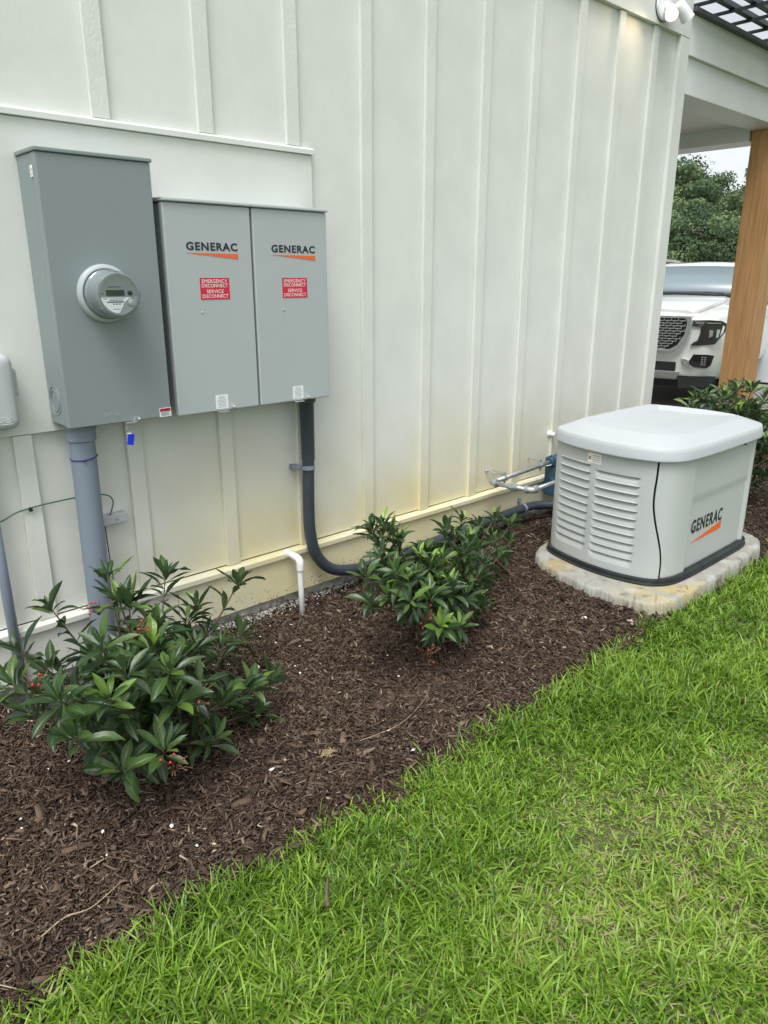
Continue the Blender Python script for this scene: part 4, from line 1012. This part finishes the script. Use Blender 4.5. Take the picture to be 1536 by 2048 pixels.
# ------------------------------------------------------------------ small things on the ground
PB = [(0.45,-0.71),(0.438,-0.756),(0.602,-0.931),(0.756,-1.046),(0.771,-1.161),(0.574,-1.023),(0.656,-0.541),(0.593,-0.536),(1.547,-0.601),(1.901,-0.733),(1.821,-0.882),(1.568,-0.538),(1.37,-0.355),(1.809,-0.432),(1.247,-1.161),(1.538,-1.132),(2.2,-1.098),(2.77,-1.124),(1.601,-0.238),(1.703,-0.166),(1.766,-0.155),(1.89,-0.161),(1.9,-0.206),(1.527,-1.258),(1.62,-.33),(1.45,-.45),(2.02,-.35),(1.68,-.42),(1.12,-1.02)]
PL = ['white chip on mulch, upper one of the pair at far left', 'white chip, lower one of the pair at far left', 'oval white chip between far left pair and the big shrub', 'white chip on mulch straight below the big shrub', 'white chip in the mulch nearest the grass, below the big shrub', "white chip just under the left end of the big shrub's lowest leaves", 'white chip by the lower left leaves of the big shrub', "tiny white chip left of the big shrub's lowest leaves", 'white chip right of the big shrub, below the drain pipe', "white chip to the left of the middle shrub's stem", "white chip below the middle shrub's left side", 'white chip beside the right branches of the big shrub', "white chip under the big shrub's upper right leaves", 'white chip between drain pipe and middle shrub', 'white chip in the mulch below the moss tuft', 'white chip close to the lawn edge right of the moss tuft', 'white chip in open mulch right of the middle shrub', 'white chip in mulch in front of the generator pad', 'white chip at the wall left of the drain pipe', 'white chip just left of the drain pipe foot', 'white chip between drain pipe foot and wall', 'white chip just right of the drain pipe foot', 'white chip in front of the drain pipe foot', 'white chip at the lawn edge, near the dry stalk', 'white chip in front of the crumbs by the wall', 'white chip at the right tips of the big shrub', "white chip left of the middle shrub's top leaves", 'white chip in open mulch below the drain pipe', "white chip right of the big shrub's lowest twig"]
prx = random.Random(4); pbl = None
m = MB(); m.lathe((0, 0, 0), Z_, [(-.0030, .0020), (-.0022, .0062), (0, .0078), (.0022, .0060), (.0032, .0018)], 9)
m.V = [(x*(1+.35*math.sin(y*900)), y*.72*(1+.2*math.sin(x*700)), z) for x, y, z in m.V]
pbl = m.build('white_pebble', M['pebble'], smooth=True); first = pbl
for i, (x, y) in enumerate(PB):
    ob = first if i == 0 else first.copy()
    if i: COL.objects.link(ob)
    s = prx.uniform(.45, 1.15); ob.scale = (s*prx.uniform(.8, 1.3), s, s); ob.rotation_euler = (prx.uniform(-.3, .3), prx.uniform(-.3, .3), prx.uniform(0, 6))
    ob.location = (x, y, float(gz(x, y))+.016)
    tag(ob, PL[i], 'pebble', 'white chips scattered on the mulch')
# crumbs of parge along the foundation
nC = 1500; cx_ = rng.uniform(1.15, 2.5, nC); cy_ = -np.abs(rng.normal(0, .035, nC))-.004; k = rng.random(nC) < .35+.65*np.exp(-((cx_-1.7)/.45)**2); cx_, cy_ = cx_[k], cy_[k]
VV, FF = [], []
for i in range(len(cx_)):
    s = rng.uniform(.001, .0034); c = np.array([cx_[i], cy_[i], gz(cx_[i], cy_[i])+.010+rng.uniform(0, .006)])
    b = np.array([(-1,-1,-1),(1,-1,-1),(1,1,-1),(-1,1,-1),(-1,-1,1),(1,-1,1),(1,1,1),(-1,1,1)])*s*rng.uniform(.5, 1.1, (8, 3))
    VV.append(c+b); FF += [tuple(j+8*i for j in f) for f in ((0,3,2,1),(4,5,6,7),(0,1,5,4),(1,2,6,5),(2,3,7,6),(3,0,4,7))]
M['crumb'] = mat('parge_crumbs', (.60, .59, .54), .9, var=.3, vscale=50)
tag(link_np('parge_crumbs', np.concatenate(VV), FF, M['crumb']), 'pale crumbs of parging scattered along the foot of the wall', 'rubble', kind='stuff')

def twig(name, pts, r, m, label, cat='twig'):
    P = [(x, y, float(gz(x, y))+h) for x, y, h in pts]; q = smooth_path(P, 5)
    return tag(MB().tube(q, [r*(1-.55*i/len(q)) for i in range(len(q))], 7).build(name, m, smooth=True), label, cat)
twig('dry_twig', [(.345, -1.176, .016), (.41, -1.160, .022), (.47, -1.172, .020), (.56, -1.150, .024)], .0022, M['twig'], 'long pale dry twig on the mulch at lower left')
twig('dry_twig', [(1.42, -1.10, .014), (1.58, -1.13, .018), (1.72, -1.10, .018), (1.80, -1.06, .020), (1.86, -1.02, .018)], .0014, M['twig'], 'thin pale dry stalk on the mulch beside the lawn edge')
twig('bark_stick', [(.905, -1.575, .040), (.925, -1.545, .044), (.965, -1.500, .040)], .0062, M['stick'], 'short grey brown stick lying on the grass at lower centre', 'stick')
rng2 = random.Random(2); m = MB()
for k in range(60):
    c = Vector((1.30+rng2.gauss(0, .014), -1.085+rng2.gauss(0, .010), float(gz(1.3, -1.085))+.016+rng2.uniform(0, .008)))
    d = Vector((rng2.gauss(0, 1), rng2.gauss(0, 1), rng2.gauss(0, .6))).normalized()*.010
    m.tube([c-d, c+Vector((0, 0, .002)), c+d], .0007, 4)
M['straw'] = mat('pale_straw', (.42, .34, .17), .9)
tag(m.build('dry_moss_tuft', M['straw']), 'small pale tuft of dry moss on the mulch between shrub and lawn', 'moss tuft')
t_ = twig('buried_pipe', [(2.93, -.66, -.01), (2.945, -.52, .030), (3.04, -.37, .036), (3.30, -.27, .036), (3.9, -.20, .034)], .0075, mat('brown_tubing', (.07, .04, .03), .6), 'thin brown irrigation tube surfacing from the mulch left of the generator', 'tube')

# ------------------------------------------------------------------ trees beyond the drive
def crown_mesh(seed, h, rad, nf, leaf, conif):
    g = np.random.default_rng(seed); nb = 34; C_ = []
    for k in range(nb):
        t_ = g.uniform(.12, 1)**.8; rr = rad*(math.sin(math.pi*min(1, t_*.86+.10))**.7 if not conif else (1.05-t_)*.95+.12)
        a = g.uniform(0, 6.28); q = g.uniform(.35, 1)*rr
        C_.append((q*math.cos(a), q*math.sin(a), h*(.12+.88*t_), g.uniform(.55, 1.1)*rad*.42))
    C_ = np.array(C_); k = g.integers(0, nb, nf); c = C_[k]
    v = g.normal(0, 1, (nf, 3)); v /= np.linalg.norm(v, axis=1)[:, None]; r_ = c[:, 3]*g.uniform(.55, 1.05, nf)
    P = c[:, :3]+v*r_[:, None]*np.array([1, 1, .62]); a = g.normal(0, 1, (nf, 3)); a -= v*(a*v).sum(1)[:, None]*.5; a /= np.linalg.norm(a, axis=1)[:, None]
    b = np.cross(a, v+g.normal(0, .5, (nf, 3))); b /= np.linalg.norm(b, axis=1)[:, None]; s = leaf*g.uniform(.5, 1.3, nf)
    V = np.stack([P-a*s[:, None], P+b*(s*.55)[:, None], P+a*s[:, None], P-b*(s*.55)[:, None]], 1)
    A = np.ones((nf, 4, 4)); tone = g.uniform(.15, .75, nb)[k]; A[:, :, 1] = np.clip(tone+g.normal(0, .14, nf), 0, 1)[:, None]
    return V.reshape(-1, 3), np.arange(nf*4).reshape(-1, 4), A.reshape(-1, 4)
protos = []
TK = [('broadleaf_tree', 9.5, 3.3, 15000, .12, False), ('pine_tree', 10.5, 2.6, 15000, .12, True), ('broadleaf_tree', 8.0, 3.8, 15000, .13, False)]
def make_tree(kind, x, y, s, rz, label):
    nm, h, rad, nf, leaf, con = TK[kind]
    root = bpy.data.objects.new(nm, None); COL.objects.link(root); root.location = (x, y, -1.66); root.rotation_euler.z = rz; root.scale = (s, s, s)
    tag(root, label, 'tree', 'trees beyond the driveway')
    while len(protos) <= kind: protos.append(None)
    if protos[kind] is None:
        V, Fc, A = crown_mesh(20+kind, h, rad, nf, leaf, con)
        cr = link_np('crown', V, Fc, M['crown'], attr=A); cr.parent = root
        m = MB().tube(smooth_path([(0, 0, -.2), (.1, .05, h*.3), (-.05, .1, h*.65), (0, 0, h*.93)], 4), [.22, .2, .19, .17, .16, .15, .14, .12, .10, .08, .06, .05, .03], 9)
        for k in range(9):
            a = k*2.4; z = h*(.25+.07*k); m.tube([(0, 0, z), (math.cos(a)*rad*.4, math.sin(a)*rad*.4, z+.5), (math.cos(a)*rad*.75, math.sin(a)*rad*.75, z+1.0)], [.07, .045, .02], 6)
        tr = m.build('trunk', M['bark'], smooth=True); tr.parent = root
        protos[kind] = (cr, tr)
    else:
        for ch in protos[kind]:
            c = ch.copy(); COL.objects.link(c); c.parent = root
    return root
def polar(az, dist):     # azimuth measured from +X towards +Y, seen from the camera
    return dist*math.cos(R(az)), -2.755+dist*math.sin(R(az))
TR = [(26.3, 56, 0, .90, 'tall tree with thin grey-green leaves beside the wall corner'), (27.6, 60, 2, 1.10, 'rounded mid-green tree at the wall corner'), (24.6, 62, 0, .88, 'bushy tree with a pale top under the gap of sky'),
      (23.3, 60, 2, .92, 'dark full tree under the lowest part of the sky gap'), (21.6, 54, 1, .88, 'pine tree rising beside the wooden post'), (29.5, 58, 1, 1.0, 'pine tree hidden mostly behind the house corner'), (19.6, 60, 0, 1.1, 'broad tree just right of the wooden post'),
      (26.6, 44, 2, .62, 'short bush-like tree in front of the woods on the left'), (24.2, 42, 2, .58, 'short pale bush-like tree directly over the car roof'), (17.0, 54, 2, 1.0, 'full green tree at the right edge beyond the post'),
      (22.3, 43, 0, .55, 'small leafy tree next to the post above the car'), (32.5, 58, 2, 1.1, 'full tree far behind the house'), (14.5, 58, 1, 1.0, 'pine tree beyond the shed'), (11.5, 56, 0, 1.0, 'broadleaf tree to the right of the shed'),
      (25.4, 50, 1, .64, 'small pine tree in the middle of the wood edge'), (22.9, 52, 0, .66, 'middle-sized tree in front of the dark full tree'), (28.6, 46, 0, .70, 'small tree half hidden by the corner board')]
for i, (az, ds, kd, s, lb) in enumerate(TR):
    x, y = polar(az, ds); make_tree(kd, x, y, s, i*1.3, lb)

# white shed seen past the post
sh = thing('shed', (13.0, 1.6, -1.6), 'white ribbed shed wall with a tan stone foot, right of the wooden post', 'shed')
m = MB().box((12.6, -1.4, -1.6), (15.5, 2.10, 1.2)); m.build('wall', M['whitewall'], sh, bevel=.01)
m = MB()
for k in range(34): m.box((12.57, -1.38+.10*k, -.55), (12.599, -1.35+.10*k, 1.19))
m.build('ribs', M['whitewall'], sh)
MB().box((12.54, -1.42, -1.62), (12.568, .85, -.75)).build('stone_foot', M['tan'], sh)
MB().box((12.55, .7, -.9), (12.569, 1.55, 1.0)).build('door', M['windowdark'], sh)

# ------------------------------------------------------------------ SUV
def suv(loc, rz):
    car = thing('parked_suv', (0, 0, 0), 'large white SUV with chrome grille parked beyond the porch', 'car')
    P = M['carpaint']
    # local frame: +X is forward, front of bumper at x=0, y left, z up from ground
    def sec(x, hw, zb, zt, rt=.14, tuck=.06, crown=.03):
        """closed half-section mirrored: lower body"""
        h = [(0, zb), (hw-.16, zb), (hw-tuck, zb+.03), (hw-.012, zb+.22), (hw, (zb+zt)*.5), (hw-.015, zt-rt*1.3), (hw-.05, zt-rt*.55), (hw-rt, zt-.02), (hw*.55, zt+crown*.6), (0, zt+crown)]
        L_ = [(x, y, z) for y, z in h]; Rr = [(x, -y, z) for y, z in h[1:-1]][::-1]
        return L_+Rr
    st = [(-.30, .93, .36, 1.20), (-.75, 1.00, .34, 1.25), (-1.25, 1.02, .34, 1.30), (-1.62, 1.02, .34, 1.335), (-2.3, 1.02, .34, 1.30), (-3.6, 1.02, .34, 1.30), (-4.8, 1.00, .36, 1.28), (-5.25, .95, .42, 1.22), (-5.33, .90, .5, 1.15)]
    # nose sections give the upright face with rounded corners
    nose = [(-.055, .74, .44, 1.13, .05), (-.10, .82, .40, 1.165, .06), (-.18, .885, .37, 1.185, .08)]
    rs = [sec(x, hw, zb, zt, rt, .10, .045) for x, hw, zb, zt, rt in nose]+[sec(*s) for s in st]
    n0 = rs[0]; rs = [[(-.045, y*.96, .46+(z-.44)*.94) for _, y, z in n0]]+rs
    o = MB().rings(rs[::-1]).build('body', P, car, smooth=True, sharp=50)
    sub = o.modifiers.new('sub', 'SUBSURF'); sub.levels = 1; sub.render_levels = 2
    # bonnet bulge
    hb = MB()
    prof = [(-.14, .54, 1.225), (-.30, .60, 1.262), (-.8, .66, 1.315), (-1.35, .70, 1.362), (-1.62, .70, 1.375)]
    hb.rings([[(x, -hw, z-.05), (x, -hw, z-.015), (x, -hw+.05, z+.006), (x, 0, z+.026), (x, hw-.05, z+.006), (x, hw, z-.015), (x, hw, z-.05)] for x, hw, z in prof]).build('bonnet', P, car, smooth=True, sharp=25)
    # cabin
    cab = [(-1.60, .90, 1.30, 1.34), (-1.98, .87, 1.30, 1.555), (-2.34, .80, 1.30, 1.755), (-2.62, .785, 1.30, 1.815), (-3.3, .78, 1.30, 1.85), (-4.5, .77, 1.30, 1.84), (-5.0, .76, 1.30, 1.79), (-5.22, .78, 1.28, 1.45)]
    rs = []
    for x, hw, zb, zt in cab:
        rs.append([(x, -.97+.0, zb-.02), (x, -hw-(.16 if zt > 1.5 else .08)*0-.09*(1 if zt < 1.6 else .6), (zb+zt)/2), (x, -hw, zt-.05), (x, -hw+.07, zt-.008), (x, 0, zt+.015), (x, hw-.07, zt-.008), (x, hw, zt-.05), (x, hw+.09*(1 if zt < 1.6 else .6), (zb+zt)/2), (x, .97, zb-.02)])
    MB().rings(rs[::-1]).build('roof', P, car, smooth=True, sharp=35)
    # windscreen
    ws = [((-1.66, .86, 1.372), (-1.66, -.86, 1.372)), ((-1.965, .805, 1.5445), (-1.965, -.805, 1.5445)), ((-2.27, .75, 1.715), (-2.27, -.75, 1.715))]
    V = []; nS = 12
    for (a, b) in ws:
        for k in range(nS+1):
            q = Vector(a).lerp(Vector(b), k/nS); bow = .07*(1-(2*k/nS-1)**2); V.append((q.x+bow*.65+.028, q.y, q.z+bow*.25+.026))
    Fs = [(r*(nS+1)+k, r*(nS+1)+k+1, (r+1)*(nS+1)+k+1, (r+1)*(nS+1)+k) for r in range(2) for k in range(nS)]
    g = MB().add(V, Fs).build('windscreen', M['skyglass'], car, smooth=True)
    s = g.modifiers.new('th', 'SOLIDIFY'); s.thickness = .03; s.offset = -1
    MB().tube([(-1.57, .80, 1.375), (-1.50, .4, 1.405), (-1.48, 0, 1.412), (-1.50, -.4, 1.405), (-1.57, -.80, 1.375)], .022, 8).build('cowl', M['carmatte'], car, smooth=True)
    for sg in (-1, 1):
        MB().tube([(-1.52, sg*.62, 1.41), (-1.60, sg*.30, 1.435), (-1.66, sg*.02, 1.462)], .008, 6).build('wiper', M['carmatte'], car, smooth=True)
        MB().prism([(-2.0, 1.36), (-2.55, 1.76), (-3.35, 1.79), (-3.35, 1.36)], (0, sg*.905, 0), X_, Z_, (0, sg, -.0), -.03, .012).build('side_window', M['skyglass'], car, bevel=.01)
        MB().prism([(-3.45, 1.36), (-3.45, 1.79), (-4.4, 1.78), (-4.9, 1.70), (-4.95, 1.36)], (0, sg*.905, 0), X_, Z_, (0, sg, 0), -.03, .012).build('side_window', M['skyglass'], car, bevel=.01)
        MB().tube([(-2.45, sg*.69, 1.80), (-2.65, sg*.70, 1.85), (-3.4, sg*.71, 1.895), (-4.4, sg*.70, 1.885), (-4.8, sg*.69, 1.81)], .018, 8).build('roof_rail', M['silver'], car, smooth=True)
        MB().box((-2.12, sg*1.04, 1.34), (-1.92, sg*1.24, 1.53)).build('wing_mirror', P, car, bevel=.04, seg=3)
        for xw in (-1.02, -4.12):
            m = MB().lathe((xw, sg*.74, .40), (0, sg, 0), [(0, .36), (.02, .405), (.25, .405), (.275, .38), (.278, .30)], 40); wh = m.build('wheel', M['tyre'], car, smooth=True, sharp=40)
            m = MB().lathe((xw, sg*1.0, .40), (0, sg, 0), [(0, .30), (.022, .30), (.024, .275), (-.02, .26), (-.02, .06), (.01, .055), (.012, .02)], 32)
            for k in range(10):
                a = 2*math.pi*k/10; m.obox((xw+.16*math.cos(a), sg*1.006, .40+.16*math.sin(a)), (.22, .026, .028), Matrix.Rotation(-a, 3, 'Y'))
            m.build('rim', M['silver'], wh, smooth=True, sharp=35)
            MB().lathe((xw, sg*1.0, .43), (0, sg, 0), [(0, .47), (.0215, .465), (.022, .42), (0, .415)], 40).build('wheel_arch', M['carblack'], car, smooth=True, sharp=30)
        # headlamp: black C-shaped cluster round a painted notch
        def face(y): return -.030-.10*max(0, (abs(y)-.56)/.4)**1.6   # front surface x at lateral y
        def fprism(pts, d0, d1, name, mm, parent):
            n = len(pts); A = [(face(y)+d0, sg*y, z) for y, z in pts]; B = [(face(y)+d1, sg*y, z) for y, z in pts]
            return MB().add(A+B, [tuple(range(n)), tuple(range(n, 2*n))[::-1]]+[(i, (i+1) % n, (i+1) % n+n, i+n) for i in range(n)]).build(name, mm, parent)
        hl = fprism([(.59, 1.125), (.76, 1.13), (.90, 1.12), (.955, 1.09), (.955, 1.00), (.90, .91), (.86, .845), (.70, .825), (.59, .82), (.62, .86), (.665, .885), (.685, .97), (.685, 1.045), (.60, 1.055)], -.03, .012, 'headlight', M['lampglass'], car)
        fprism([(.785, 1.01), (.825, 1.01), (.825, .94), (.79, .92)], .013, .020, 'projector', M['silver'], hl)
        fprism([(.865, 1.02), (.90, 1.02), (.89, .93), (.865, .92)], .013, .020, 'projector', M['chrome'], hl)
        fprism([(.925, 1.07), (.943, 1.05), (.935, .99), (.905, .94), (.912, .99)], .013, .020, 'daytime_strip', M['white'], hl)
        fprism([(.62, 1.100), (.90, 1.098), (.90, 1.088), (.62, 1.088)], .013, .018, 'daytime_strip', M['silver'], hl)
        fg = fprism([(.60, .64), (.64, .715), (.80, .715), (.865, .705), (.84, .585), (.80, .55), (.66, .56), (.60, .595)], -.03, .010, 'fog_light', M['carblack'], car)
        m = MB()
        for i_ in range(2):
            for j in range(5): y = .745+.032*i_; z = .585+.023*j; m.box((face(y)+.011, sg*(y-.011), z), (face(y)+.024, sg*(y+.011), z+.014))
        m.build('lamp_cells', M['silver'], fg)
        fprism([(.505, .665), (.60, .640), (.60, .600), (.665, .555), (.62, .550), (.545, .595)], -.02, .022, 'chrome_trim', M['chrome'], car)
        fprism([(.47, .445), (.90, .445), (.86, .32), (.50, .29)], -.10, -.015, 'lower_valance', M['carmatte'], car)
    # grille
    go = [(-.585, 1.175), (.585, 1.175), (.60, 1.10), (.585, .96), (.50, .80), (.40, .735), (-.40, .735), (-.50, .80), (-.585, .96), (-.60, 1.10)]
    gi = [(y*.88, .955+(z-.955)*.86) for y, z in go]
    n = len(go); V = [(-.045, y, z) for y, z in go]+[(.022, y*.985, .955+(z-.955)*.98) for y, z in go]+[(.020, y*1.0, z) for y, z in gi]+[(-.02, y, z) for y, z in gi]
    Fs = [(r*n+i, r*n+(i+1) % n, (r+1)*n+(i+1) % n, (r+1)*n+i) for r in range(3) for i in range(n)]
    gr = MB().add(V, Fs).build('grille_surround', M['chrome'], car, bevel=.006)
    V = [(-.012, y, z) for y, z in gi]+[(-.06, y, z) for y, z in gi]
    mesh = MB().add(V, [tuple(range(n)), tuple(range(n, 2*n))[::-1]]+[(i, (i+1) % n, (i+1) % n+n, i+n) for i in range(n)]).build('grille', M['black'], car)
    m = MB()
    for r in range(12):
        z = 1.115-.031*r; hw = np.interp(z, [.765, .82, .96, 1.15], [.355, .43, .515, .51]); kx = int(hw/.085)
        for k in range(-kx-1, kx+1):
            yc = (k+.5)*.085+(.0425 if r % 2 else 0)
            if abs(yc)+.034 < hw: m.box((-.011, yc-.034, z-.006), (.012, yc+.034, z+.006)); m.box((-.011, yc+.034, z-.004), (.002, yc+.0425, z+.027))
    m.build('grille_bars', M['chrome'], mesh)
    MB().box((-.16, -.44, .500), (-.028, .44, .610)).build('lower_intake', M['carmatte'], car, bevel=.01)
    MB().prism([(-.50, .495), (.50, .495), (.46, .40), (-.46, .40)], (-.075, 0, 0), (0, 1, 0), Z_, (1, 0, 0), -.05, .045).build('skid_plate', M['silver'], car, bevel=.01)
    MB().box((-5.2, -.85, .28), (-.25, .85, .42)).build('underbody', M['carmatte'], car)
    car.location = loc; car.rotation_euler.z = rz
    return car
suv((9.0, 2.10, -1.62), R(193))
